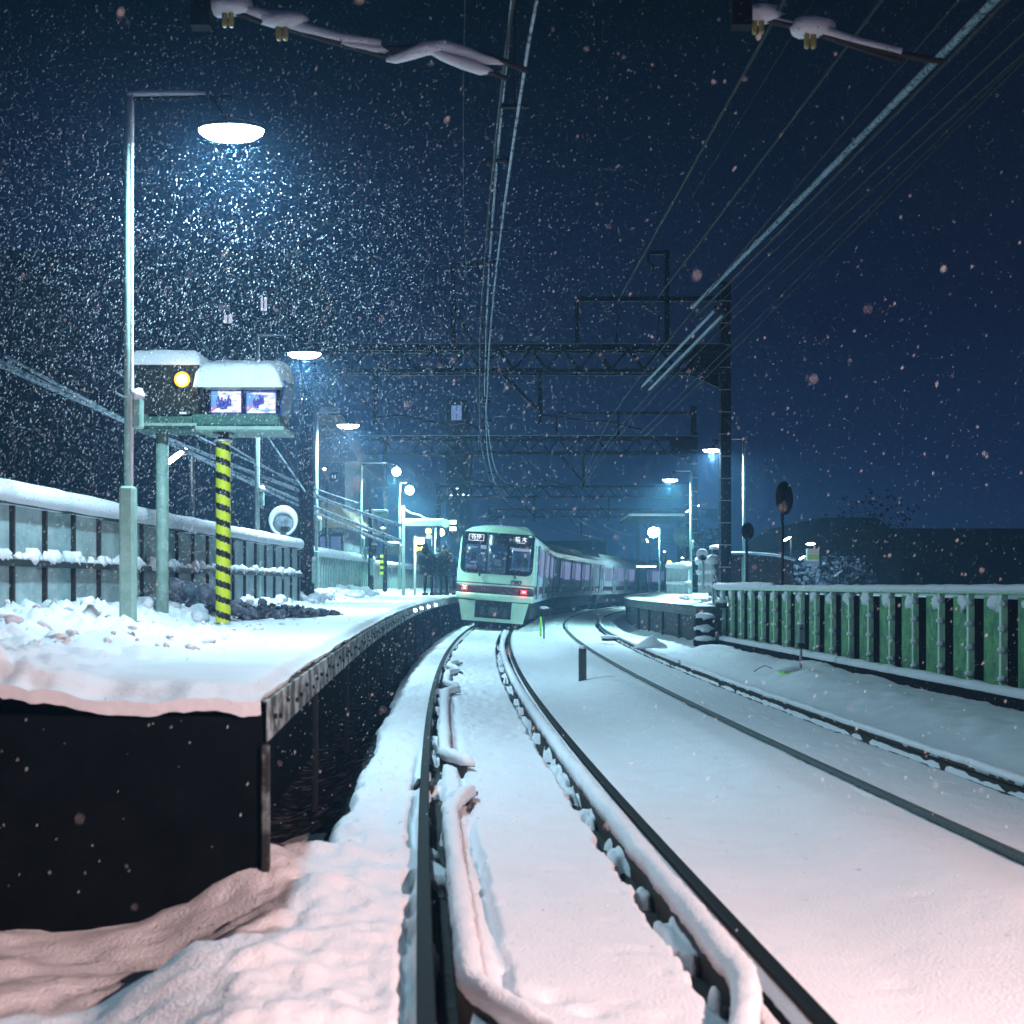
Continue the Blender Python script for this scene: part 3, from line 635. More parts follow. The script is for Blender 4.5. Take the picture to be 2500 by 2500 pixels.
# ------------------------------------------------------------------ catenary portals
def portal(label, Y, xl, xr, zt_=8.15, zb2=7.5, full=True, lz=0.6, up=True, drops=((-3.8, 6.2), (.78, 6.2))):
    t = thing('catenary_portal', label, 'catenary portal', (0, Y, 0), 0, 'catenary portals over the tracks')
    for x in (xl, xr):
        b = MB(); top = 10.0 if (x == xr and up) else zt_ + .25
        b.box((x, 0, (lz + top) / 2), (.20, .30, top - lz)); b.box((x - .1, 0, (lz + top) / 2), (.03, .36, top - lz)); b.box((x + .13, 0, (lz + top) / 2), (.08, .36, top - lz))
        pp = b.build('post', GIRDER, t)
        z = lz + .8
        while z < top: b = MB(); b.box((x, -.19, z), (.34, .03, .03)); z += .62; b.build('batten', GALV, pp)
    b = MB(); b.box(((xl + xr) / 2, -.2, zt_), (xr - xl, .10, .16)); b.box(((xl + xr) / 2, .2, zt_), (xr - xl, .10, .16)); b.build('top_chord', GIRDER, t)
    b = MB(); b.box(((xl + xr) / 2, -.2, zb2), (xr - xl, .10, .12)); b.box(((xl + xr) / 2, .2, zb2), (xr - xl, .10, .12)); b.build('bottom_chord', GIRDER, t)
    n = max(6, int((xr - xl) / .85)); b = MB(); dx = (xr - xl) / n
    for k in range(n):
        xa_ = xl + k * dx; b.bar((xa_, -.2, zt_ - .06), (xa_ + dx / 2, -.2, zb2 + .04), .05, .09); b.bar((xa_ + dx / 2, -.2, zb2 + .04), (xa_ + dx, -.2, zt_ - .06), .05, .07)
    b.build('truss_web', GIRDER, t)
    b = MB(); N = 40; b.tube([(xl + (xr - xl) * k / N, -.2, zt_ + .095) for k in range(N + 1)], [.03 + .012 * random.random() for _ in range(N + 1)], 6); b.build('snow_cap', mat('beam_snow', (.35, .42, .46), .9) if 'beam_snow' not in MATS else MATS['beam_snow'], t, True)
    b = MB(); b.box((xr - .55, 0, (zt_ + zb2) / 2), (1.0, .36, zt_ - zb2 - .12)); b.build('end_plate', GIRDER, t); b = MB(); b.prism([(xr - 1.0, zb2 - .06), (xr - .15, zb2 - .06), (xr - .15, zb2 - .45)], -.05, .05); b.build('knee_plate', GIRDER, t); b = MB(); b.prism([(xl + 1.0, zb2 - .06), (xl + .15, zb2 - .45), (xl + .15, zb2 - .06)], -.05, .05); b.build('knee_plate', GIRDER, t)
    for (dx_, dz) in drops:
        b = MB(); b.box((dx_, -.3, (zb2 + dz - .2) / 2), (.13, .08, zb2 - dz + .2)); b.bar((dx_ - 1.15, -.3, zb2), (dx_, -.3, dz + .15), .09, .10); b.build('drop_bracket', GIRDER, t)
    return t
def upper_gear(t, xr, xs=(1.82, 4.35), ztop=9.55, z0=8.15):
    b = MB(); b.bar((xs[0], 0, ztop), (xr, 0, ztop), .12, .13); b.box((xs[0], 0, (ztop + z0) / 2), (.13, .12, ztop - z0)); b.box((xs[1], 0, (10.9 + z0) / 2), (.13, .12, 10.9 - z0)); b.bar((xs[1] - .55, 0, 10.85), (xs[1], 0, 10.85), .10, .10)
    b.tube([(xs[1] - .53, 0, 10.85), (xs[1] - .53, 0, 10.6), (xs[1] - .36, 0, 10.45), (xs[1] - .4, 0, 10.3)], .035, 6); b.build('upper_arm', GIRDER, t)
    for x in (xs[0] + .75, xs[0] + 1.9):
        b = MB()
        for k in range(4): b.lathe([(.03, -.03), (.085, -.02), (.085, .0), (.03, .02)], 10, (x + k * .10, 0, ztop - .18 - k * .07))
        b.tube([(x - .12, 0, ztop - .05), (x + .42, 0, ztop - .48)], .02, 6); b.build('insulator', DARK, t)
        b = MB(); b.tube([(x + .40, 0, ztop - .45), (x + .34, 0, z0 - .1)], .022, 6); b.tube([(x + .42, 0, ztop - .45), (x + .85, 0, z0 + .35)], .012, 5); b.build('jumper', WIREM, t)
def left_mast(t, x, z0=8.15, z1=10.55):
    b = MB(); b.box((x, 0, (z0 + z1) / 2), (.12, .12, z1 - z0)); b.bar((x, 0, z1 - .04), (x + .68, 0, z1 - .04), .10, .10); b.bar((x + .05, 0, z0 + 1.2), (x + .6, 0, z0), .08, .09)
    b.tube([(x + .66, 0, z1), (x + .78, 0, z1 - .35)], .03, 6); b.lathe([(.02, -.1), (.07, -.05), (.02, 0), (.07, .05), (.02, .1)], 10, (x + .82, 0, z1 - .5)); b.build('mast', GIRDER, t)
p1 = portal('nearest dark catenary portal with truss beam and tall right post', 34.5, -5.82, 5.95); upper_gear(p1, 5.95); left_mast(p1, -1.65)
p2 = portal('second catenary portal seen below the nearest truss', 55.5, -7.5, 8.2, up=False, drops=((-2.0, 6.0), (3.2, 6.0)))
b = MB(); b.bar((2.0, 0, 9.3), (8.2, 0, 9.3), .11, .12); b.box((2.0, 0, 8.7), (.11, .1, 1.2)); b.box((4.8, 0, 8.7), (.11, .1, 1.2)); b.box((8.2, 0, 8.9), (.25, .25, 1.4)); b.build('upper_arm', GIRDER, p2)
portal('third catenary portal, faint in the snowfall', 83, -5.0, 11.8, zt_=8.2, zb2=7.5, up=False, drops=((1.5, 6.0), (6.5, 6.0)))
portal('fourth and faintest catenary portal near the far canopy', 107, -2, 18, up=False, drops=((6, 6.0), (12, 6.0)))
p0 = portal('catenary portal directly over the viewer with only its drop brackets showing', 8.2, -6.2, 6.6, up=False, lz=-.3, drops=())
b = MB(); b.box((-2.06, -.05, 6.35), (.13, .10, 2.3)); b.build('drop_bracket', GIRDER, p0)
b = MB(); b.box((1.52, -.05, 6.35), (.13, .10, 2.3)); b.build('drop_bracket', GIRDER, p0)

# pull-off arms
def pull_off(label, pts_top, pts_low, Y, ins, snow=None, r=.018, grp='pull-off arms on the contact wires', sag=0):
    t = thing('pull_off_arm', label, 'pull-off arm', (0, 0, 0), group=grp)
    b = MB(); b.tube([at(x, y_, Y) for x, y_ in pts_top], r, 8); b.build('arm', RUST, t, True)
    if pts_low: 
        b = MB(); b.tube([at(x, y_, Y) for x, y_ in pts_low], r * .75, 8); b.build('stay_rod', RUST, t, True)
    for (x, y_) in ins:
        b = MB(); p = at(x, y_, Y); k = 1.0
        for q in (-.022, .022): b.lathe([(.014, -.065), (.019, -.05), (.020, .05), (.014, .065)], 10, (p.x + q, p.y - .02, p.z - .02))
        b.build('insulator', INSUL, t, True)
        b = MB(); b.blob((p.x, p.y, p.z + .06), (.16, .08, .06), int(x), 10, .3); b.build('snow_lump', SNOW, t, True)
    for sn in (snow or ()):
        b = MB(); b.tube([at(x, y_, Y) for x, y_, w in sn], [w for x, y_, w in sn], 10, sq=1); b.build('snow_load', SNOW, t, True)
    return t
pull_off('snow-laden pull-off arm at the top with two yellow insulators',
         [(500, 12), (560, 25), (640, 52), (690, 65), (790, 95), (900, 122), (990, 118), (1060, 110), (1130, 120), (1230, 150), (1285, 172)],
         [(700, 70), (800, 100), (940, 138), (975, 115), (1060, 125), (1150, 160), (1238, 192)], 8.2, [(558, 38), (690, 70)],
         [[(500, 6, .02), (560, 14, .035), (600, 26, .03), (650, 40, .045), (740, 70, .04), (840, 96, .035), (930, 108, .03)],
          [(770, 88, .01), (850, 108, .026), (920, 122, .03), (960, 122, .012)],
          [(942, 146, .012), (965, 144, .03), (1000, 132, .04), (1040, 118, .045), (1085, 114, .045), (1130, 126, .04), (1190, 146, .03), (1240, 155, .01)],
          [(1040, 122, .01), (1080, 136, .032), (1130, 154, .04), (1175, 170, .036), (1205, 176, .01)]], r=.022)
pull_off('snow-laden pull-off arm at the top right corner with two yellow insulators',
         [(1800, 15), (1850, 40), (1900, 55), (1975, 72), (2050, 100), (2150, 125), (2300, 150)], [(2010, 85), (2080, 112), (2200, 150)], 8.2, [(1849, 55), (1976, 90)],
         [[(1812, 30, .03), (1850, 28, .055), (1885, 48, .02), (1940, 60, .02), (1975, 58, .05), (2020, 80, .035), (2100, 104, .03), (2200, 128, .03)]], r=.022)
for (lab, Y, pts) in (('pull-off arm of the nearest portal reaching the left track wires', 34.3, [(922, 1018), (975, 1014), (1030, 1025), (1090, 1038), (1130, 1030), (1172, 1048)]),
                      ('pull-off arm of the nearest portal reaching the right track wires', 34.3, [(1318, 1012), (1372, 1020), (1440, 1030), (1480, 1028), (1540, 1044), (1570, 1050)]),
                      ('pull-off arm under the second portal', 55.2, [(1305, 1168), (1345, 1175), (1390, 1188), (1440, 1190)]),
                      ('pull-off arm at the left of the second portal', 55.2, [(1142, 1170), (1180, 1178), (1225, 1188)])):
    pull_off(lab, pts, None, Y, [], None, .03)

# ------------------------------------------------------------------ wires
def wire(label, pts, r, m=WIREM, name='overhead_wire', grp='overhead wires', sag=True):
    b = MB(); b.tube(pts, r, 6); o = b.build(name, m, None, True); return tag(o, label, 'overhead wire', grp)
def sagline(a, b_, sag, n=24): 
    a = Vector(a); b_ = Vector(b_); return [a.lerp(b_, k / n) - Vector((0, 0, sag * 4 * (k / n) * (1 - k / n))) for k in range(n + 1)]
def cat(offs, z, y0, y1, n=70, dip=0, spans=(8.2, 34.5, 55.5, 83, 107)):
    out = []
    for k in range(n + 1):
        q = y0 + (y1 - y0) * k / n; zz = z
        for a_, c_ in zip(spans[:-1], spans[1:]):
            if a_ <= q <= c_: u = (q - a_) / (c_ - a_); zz = z - dip * 4 * u * (1 - u)
        out.append((Af(q) + offs(q), q, zz))
    return out
offA = lambda q: -.10 + .012 * min(max(q - 8, 0), 14)
for k, dx in enumerate((-.07, .07)):
    wire(('left wire of the twin contact wires over the left track', 'right wire of the twin contact wires over the left track')[k], cat(lambda q: offA(q) + dx, 5.05, 3, 120), .011, SNWIRE if k else WIREM)
tmw = thing('messenger_wire', 'upper messenger wire with droppers over the left track', 'overhead wire', group='overhead wires')
ms = cat(lambda q: offA(q) + .04, 6.1, 3, 120, dip=.45); b = MB(); b.tube(ms, .014, 6); b.build('wire', SNWIRE, tmw, True)
for q in (9.2, 12.4, 15.8, 19.4, 23.5, 28, 33, 39, 46, 53):
    zz = 6.1 
    for a_, c_ in zip((8.2, 34.5, 55.5), (34.5, 55.5, 83)):
        if a_ <= q <= c_: u = (q - a_) / (c_ - a_); zz = 6.1 - .45 * 4 * u * (1 - u)
    x = Af(q) + offA(q) + .04
    b = MB(); b.tube([(x, q, zz), (x, q, 5.1)], .006, 5); b.box((x, q, 5.09), (.22, .03, .03)); dr = b.build('dropper', WIREM, tmw)
    b = MB(); b.blob((x - .085, q, zz - .08), .045, 2, 8, .1, 1); b.blob((x + .085, q, zz - .08), .045, 3, 8, .1, 1); b.box((x, q, zz - .07), (.18, .03, .03)); b.build('clamp', DARK, dr, True)
wire('thin feeder wire left of the messenger over the left track', cat(lambda q: offA(q) - .30, 7.0, 3, 40, dip=.2), .006)
offB = lambda q: BO - .10
for k, dx in enumerate((-.06, .08)):
    wire(('left contact wire over the right track', 'right contact wire over the right track')[k], cat(lambda q: offB(q) + dx, 5.05, 3, 120), .009)
tb2 = thing('messenger_wire', 'messenger wire of the right track with twin snow-lit rods', 'overhead wire', group='overhead wires')
b = MB(); b.tube(cat(lambda q: offB(q) + .35, 6.2, 3, 120, dip=.1), .011, 6); b.build('wire', WIREM, tb2, True)
for k, dx in enumerate((0, .14)):
    b = MB(); a_ = at(1748 + dx * 140, 754 + dx * 80, 20.8); c_ = at(1567 + dx * 120, 944 + dx * 60, 29); b.tube([a_.lerp(c_, i / 8) for i in range(9)], .028, 8); b.build('snowy_rod', mat('rod_snow_%d' % k, (.5, .6, .66), .8), tb2, True)
    for p in (a_, c_):
        b = MB(); b.blob(p, .06, 3, 8, .2, 1); b.build('clamp', DARK, tb2, True)
def feeder(label, x_p, y_p, x_n, y_n, Yn, r, m=WIREM):
    a_ = at(x_p, y_p, 34.5); c_ = at(x_n, y_n, Yn); d = (c_ - a_); far = a_ + d * 1.9
    wire(label, sagline(a_, far, .05), r, m)
feeder('thick dark feeder cable, leftmost of the upper right cables', 1515, 722, 1910, 0, 15, .030)
feeder('dark feeder cable, middle one of the upper right cables', 1605, 727, 2076, 93, 16, .026)
feeder('thick snowy feeder cable running to the top of the right post', 1690, 750, 2084, 345, 19, .055, SNWIRE)
feeder('dark feeder cable just under the thick snowy one', 1700, 770, 2084, 375, 19, .03)
feeder('hair-thin wire high in the upper right sky', 1690, 480, 1982, 0, 17, .006)
feeder('thin lower wire at the right, upper of two', 1560, 1060, 2084, 538, 17, .010)
feeder('thin lower wire at the right, lower of two', 1575, 1065, 2084, 555, 17, .010)
feeder('thin wire below the thick snowy feeder cable', 1712, 780, 2084, 420, 19, .008)
for k, (a1, a2) in enumerate((((430, 1062), (735, 1185)), ((430, 1072), (735, 1210)), ((560, 1085), (735, 1165)), ((455, 1085), (735, 1222)), ((560, 1070), (735, 1173)))):
    p_ = at(*a1, 24); q_ = at(*a2, 27); d = q_ - p_
    wire('snow-laden street cable behind the left fence, %s' % ('thick and highest at the left edge', 'thick and second from the top', 'thin and meeting the pole highest', 'lowest and reaching the pole lowest', 'thin, just below another thin one')[k], sagline(p_ - d * 1.2, p_ + d * 2, .15), (.04, .035, .018, .03, .018)[k], SNWIRE, 'street_cable', 'street cables behind the fence')
# steep guy wire behind the monitor box
p_ = at(470, 800, 24); q_ = at(525, 880, 24); wire('steep thin snowy guy wire above the monitor box', [p_ - (q_ - p_) * .2, p_, q_, q_ + (q_ - p_) * 4], .02, SNWIRE, 'guy_wire', None)

# ------------------------------------------------------------------ train
TR = thing('commuter_train', 'ivory-fronted, green-tinted commuter train with red tail lights on the left track', 'train')
def car_matrix(y0, y1, roll=R(4.3)):
    a_ = Vector((Af(y0), y0, 0)); c_ = Vector((Af(y1), y1, 0)); d = c_ - a_; h = math.atan2(-d.x, d.y)
    return Matrix.Translation(a_) @ Matrix.Rotation(h, 4, 'Z') @ Matrix.Rotation(roll, 4, 'Y')
HWD = 1.36
SEC = [(-HWD, 1.0), (-HWD, 1.9), (-HWD + .04, 3.05), (-HWD + .12, 3.30), (-.95, 3.50), (-.5, 3.60), (0, 3.63), (.5, 3.60), (.95, 3.50), (HWD - .12, 3.30), (HWD - .04, 3.05), (HWD, 1.9), (HWD, 1.0)]
def car(y0, L, first):
    M = car_matrix(y0, y0 + L)
    b = MB(); b.prism(SEC, .35 if first else 0, L - .10); o = b.build('train_car', TRAINS, TR); o.matrix_local = M
    b = MB(); b.prism([(-1.15, .35), (-1.15, .98), (1.15, .98), (1.15, .35)], 2.2, L - 1); b.build('underframe', DARK, o)
    b = MB(); b.prism([(-.9, 3.5), (-.7, 3.78), (.7, 3.78), (.9, 3.5)], 4, L - 4); b.build('roof_unit', TRAINR, o)
    for yy in (3.0, L - 3.4):
        b = MB()
        for dy in (-1.0, 1.0):
            for sx_ in (-1, 1): b.lathe([(.43, -.07), (.43, .07)], 18, (sx_ * .69, yy + dy, .43), Matrix.Rotation(R(90), 3, 'Y'))
        b.box((0, yy, .5), (1.9, 2.9, .22)); b.build('bogie', DARK, o)
    lit = MATS.get('car_window_lit') or emat('car_window_lit', (.46, .52, .95), .50); litd = MATS.get('door_glass_lit') or emat('door_glass_lit', (.42, .50, .95), .42)
    for sx_ in (-1, 1):
        for k in range(4):
            dy = L * (k + .5) / 4
            b = MB(); b.box((sx_ * (HWD + .002), dy, 2.08), (.05, 1.36, 1.94)); b.cur = 1
            for e_ in (-.70, .0, .70): b.box((sx_ * (HWD + .03), dy + e_, 2.08), (.02, .05, 1.94))
            b.cur = 2; b.box((sx_ * (HWD + .022), dy - .34, 2.45), (.03, .42, .85)); b.box((sx_ * (HWD + .022), dy + .34, 2.45), (.03, .42, .85)); b.build('door', [TRAINS, DARK, litd], o)
            if k < 3:
                wy = L * (k + 1) / 4
                b = MB(); b.box((sx_ * (HWD - .005), wy, 2.42), (.05, 2.3, .95)); b.build('window', lit, o)
    b = MB()
    for sx_ in (-1, 1): b.box((sx_ * (HWD - .0), L / 2, 1.42), (.03, L - .9, .28))
    b.build('side_stripe', MAROON, o)
    b = MB(); b.box((0, L - .1, 2.1), (1.1, .5, 2.0)); b.build('gangway', DARK, o)
    return o
Y0 = 42.6; cars = []; q = Y0
for k in range(7):
    cars.append(car(q, 20, k == 0)); q += 20 * math.cos(math.atan((Af(q + 20) - Af(q)) / 20))
C1 = cars[0]
# front end: shells lofted along x with a gentle bow; y = depth of the nose at (x,z)
def nose(x, z): return .30 * (abs(x) / HWD) ** 2.4 + .10 * max(0, (z - 1.9) / 1.6) + (.35 * max(0, (z - 3.28) / .35) ** 2 if z > 3.28 else 0)
def shell(name, xs_, zs, m, dy=0, parent=None, clip=None, th=.05):
    g = np.zeros((len(zs), len(xs_), 3))
    for j, z in enumerate(zs):
        for i, x in enumerate(xs_):
            xx = x
            zt3 = z
            if clip: xx, zt3 = clip(x, z)
            g[j, i] = (xx, nose(xx, zt3) + dy, zt3)
    b = MB(); b.grid(g); g2 = g.copy(); g2[..., 1] += th; o = len(b.v); b.grid(g2); ny, nx = g.shape[:2]
    for i in range(nx - 1): b.f += [(i + 1, i, o + i, o + i + 1), ((ny - 1) * nx + i, (ny - 1) * nx + i + 1, o + (ny - 1) * nx + i + 1, o + (ny - 1) * nx + i)]; b.mi += [0, 0]
    for j in range(ny - 1): b.f += [(j * nx, (j + 1) * nx, o + (j + 1) * nx, o + j * nx), ((j + 1) * nx + nx - 1, j * nx + nx - 1, o + j * nx + nx - 1, o + (j + 1) * nx + nx - 1)]; b.mi += [0, 0]
    return b.build(name, m, parent or C1, True)
def roofclip(x, z):
    # squeeze the outline to the body section at height z
    w = np.interp(z, [1.0, 1.9, 3.05, 3.30, 3.50, 3.60, 3.63], [HWD, HWD, HWD - .04, HWD - .12, .95, .5, .02]); return x * w / HWD, z
xs_ = np.linspace(-HWD, HWD, 25)
shell('front_shell', xs_, np.concatenate([np.linspace(.98, 3.3, 24), np.linspace(3.33, 3.63, 10)]), TRAINF, 0, None, roofclip, .5)
def rr_clip(zb3, zt3, hw, rad_t=.10, rad_b=.22):
    def f(x, z):
        w = hw
        if z > zt3 - rad_t: w = hw - rad_t + math.sqrt(max(0, rad_t ** 2 - (z - zt3 + rad_t) ** 2))
        if z < zb3 + rad_b: w = hw - rad_b + math.sqrt(max(0, rad_b ** 2 - (zb3 + rad_b - z) ** 2))
        zz = z + .0 - .05 * (abs(x) / hw) ** 2 * 0
        return x / HWD * w, zz
    return f
msk = shell('windscreen', xs_, np.linspace(1.90, 3.34, 40), GLASSD, -.012, None, rr_clip(1.90, 3.34, 1.27), .03)
shell('navy_line', xs_, [1.555, 1.585], NAVY, -.008, None, None, .02)
shell('maroon_band', xs_, np.linspace(1.22, 1.49, 4), MAROON, -.008, None, None, .02)
shell('bumper', xs_, np.linspace(.98, 1.20, 4), TRAINF, -.06, None, None, .2)
def pane(name, xa, xb, za, zb4, m, dy, parent):
    return shell(name, np.linspace(xa, xb, 6), np.linspace(za, zb4, 4), m, dy, parent, None, .008)
GLB = emat('cab_glass_glow', (.05, .12, .30), .16, (.01, .02, .05)); CABL = emat('cab_blind_glow', (.55, .70, 1.0), .55); CABD = emat('cab_dim_glow', (.10, .22, .55), .35)  # emission paints the dim cab lighting and the glints reflected in the glass
for (xa, xb, za, zb4) in ((-1.10, -.36, 2.02, 2.90), (-.30, .34, 1.95, 2.90), (.52, 1.16, 2.08, 2.90)):
    pn = pane('window_pane', xa, xb, za, zb4, GLB, -.022, C1)
    if xa < -1:
        pane('blind', -.58, -.38, 2.75, 2.88, CABL, -.032, C1); pane('shelf', -.95, -.70, 2.78, 2.81, CABL, -.032, C1); pane('frame_bar', -.93, -.90, 2.30, 2.80, CABD, -.032, C1); pane('panel', -.92, -.72, 2.26, 2.29, CABL, -.032, C1); pane('desk', -1.0, -.66, 2.06, 2.16, CABD, -.032, C1)
        pane('lamp_glint', -.56, -.42, 2.56, 2.63, CABL, -.033, C1); pane('warm_glint', -1.06, -1.0, 2.58, 2.66, emat('warm_glint', (1, .6, .25), .6), -.033, C1)
        b = MB(); b.blob((-.80, nose(-.8, 2.45) - .03, 2.45), (.09, .008, .17), 3, 12, .2); b.build('driver_shape', BLK, C1)
    elif xa < 0:
        pane('jamb', -.28, -.22, 1.99, 2.62, CABD, -.032, C1); pane('header', .02, .30, 2.68, 2.70, CABD, -.032, C1); pane('lamp_glint', -.28, -.20, 2.60, 2.70, CABL, -.033, C1); pane('door_glass', -.12, .26, 2.0, 2.62, mat('cab_door_glass', (.02, .035, .07), .2), -.030, C1)
    else:
        pane('blind', .54, 1.14, 2.76, 2.86, CABL, -.032, C1); pane('frame_bar', .55, .58, 2.1, 2.74, CABD, -.032, C1); pane('frame_bar', 1.10, 1.13, 2.1, 2.74, CABD, -.032, C1); pane('sill', .55, 1.14, 2.10, 2.18, CABD, -.032, C1)
        for cx_ in (.78, 1.0): 
            b = MB(); b.blob((cx_, nose(cx_, 2.35) - .03, 2.38), (.09, .008, .16), int(cx_ * 9), 12, .3); b.build('passenger_shape', BLK, C1)
        pane('lamp_glint', .95, 1.02, 2.56, 2.66, CABL, -.034, C1)
def text_mesh(body, size, m, parent, loc, name='lettering', shear=0, bold=0, rz=0):
    cu = bpy.data.curves.new(name, 'FONT'); cu.body = body; cu.size = size; cu.align_x = 'CENTER'; cu.align_y = 'CENTER'; cu.extrude = .004; cu.shear = shear; cu.offset = bold
    tmp = bpy.data.objects.new(name, cu); COL.objects.link(tmp)
    dg = bpy.context.evaluated_depsgraph_get(); me = bpy.data.meshes.new_from_object(tmp.evaluated_get(dg)); bpy.data.objects.remove(tmp)
    me.materials.clear(); me.materials.append(m); o = bpy.data.objects.new(name, me); COL.objects.link(o); o.parent = parent; o.location = loc; o.rotation_euler = (R(90), 0, rz); return o
zq = 3.135; xl_ = -.76; xr_ = .80
d1 = pane('destination_display', xl_ - .27, xl_ + .27, zq - .11, zq + .11, BLK, -.02, C1); ff = lambda x, z: nose(x, z) - .05
text_mesh('各停', .19, DISP, C1, (xl_, ff(xl_, zq) + .0, zq + .025), 'lettering', 0, .002, R(-13)); text_mesh('Local', .07, DISP, C1, (xl_, ff(xl_, zq), zq - .075), 'lettering', 0, 0, R(-13))
b = MB()
for (xa, xb, za, zb4) in ((-.27, .27, .10, .115), (-.27, .27, -.115, -.10), (-.27, -.255, -.10, .10), (.255, .27, -.10, .10)):
    b.box((xl_ + (xa + xb) / 2, ff(xl_, zq) - (xa + xb) / 2 * .23, zq + (za + zb4) / 2), (xb - xa, .01, zb4 - za), Matrix.Rotation(R(-13), 3, 'Z'))
b.build('display_border', DISP, C1)
d2 = pane('destination_display', xr_ - .27, xr_ + .27, zq - .13, zq + .10, BLK, -.02, C1)
text_mesh('橋 本', .19, DISP, C1, (xr_, ff(xr_, zq), zq + .02), 'lettering', 0, .002, R(14)); text_mesh('Hashimoto', .065, DISP, C1, (xr_, ff(xr_, zq), zq - .085), 'lettering', 0, 0, R(14))
text_mesh('KEIO', .17, NAVY, C1, (.73, nose(.73, 1.66) - .028, 1.66), 'lettering', .25, .008, R(12.5))
for sx_ in (-1, 1):
    x = 1.04 * sx_
    tl = pane('tail_light', x - .17, x + .17, 1.255, 1.455, mat('tail_housing_%d' % (sx_ + 1), (.05, .012, .02), .3), -.03, C1)
    pane('lamp', x - .12, x + .09, 1.275, 1.43, REDL, -.042, C1); pane('lamp_core', x - .065, x + .045, 1.325, 1.38, REDC, -.052, C1)
    point('lamp_light', (x, nose(x, 1.35) - .16, 1.35), 5.0, .06, (1, .10, .08), C1)
    xw = .62 * sx_ + .08; b = MB(); b.tube([(xw, nose(xw, 1.8) - .05, 1.80), (xw - .02, nose(xw, 1.9) - .06, 1.93)], .03, 8); b.tube([(xw - .02, nose(xw, 1.9) - .06, 1.93), (xw + .18, nose(xw, 2.0) - .05, 2.02)], .012, 6); b.build('wiper', BLK, C1)
b = MB(); b.prism([(-1.22, .93), (1.22, .93), (1.16, .62), (1.03, .24), (-1.03, .24), (-1.16, .62)], .06, .16)
b = MB()
for poly in ([(-1.22, .95), (-.64, .95), (-.64, .24), (-1.06, .24)], [(1.22, .95), (1.06, .24), (.64, .24), (.64, .95)], [(-.64, .36), (.64, .36), (.64, .24), (-.64, .24)]): b.prism(poly, .08, .22)
b.build('skirt', TRAINF, C1)
b = MB(); b.box((0, .55, .65), (1.5, .5, .66)); b.build('coupler_pocket', BLK, C1)
b = MB(); b.box((0, .2, .62), (.34, .35, .30), bev=.04); b.box((0, .12, .50), (.30, .1, .16), bev=.02); b.box((-.4, .26, .6), (.14, .1, .3)); b.box((.42, .26, .56), (.12, .1, .35)); b.build('coupler', mat('coupler_iron', (.05, .06, .065), .6), C1)
b = MB(); b.tube([(.02, 1.2, 3.62), (.02, 1.2, 4.0)], .02, 6); b.lathe([(.10, 3.6), (.05, 3.72)], 10, (.02, 1.2, 0)); b.build('roof_aerial', DARK, C1)

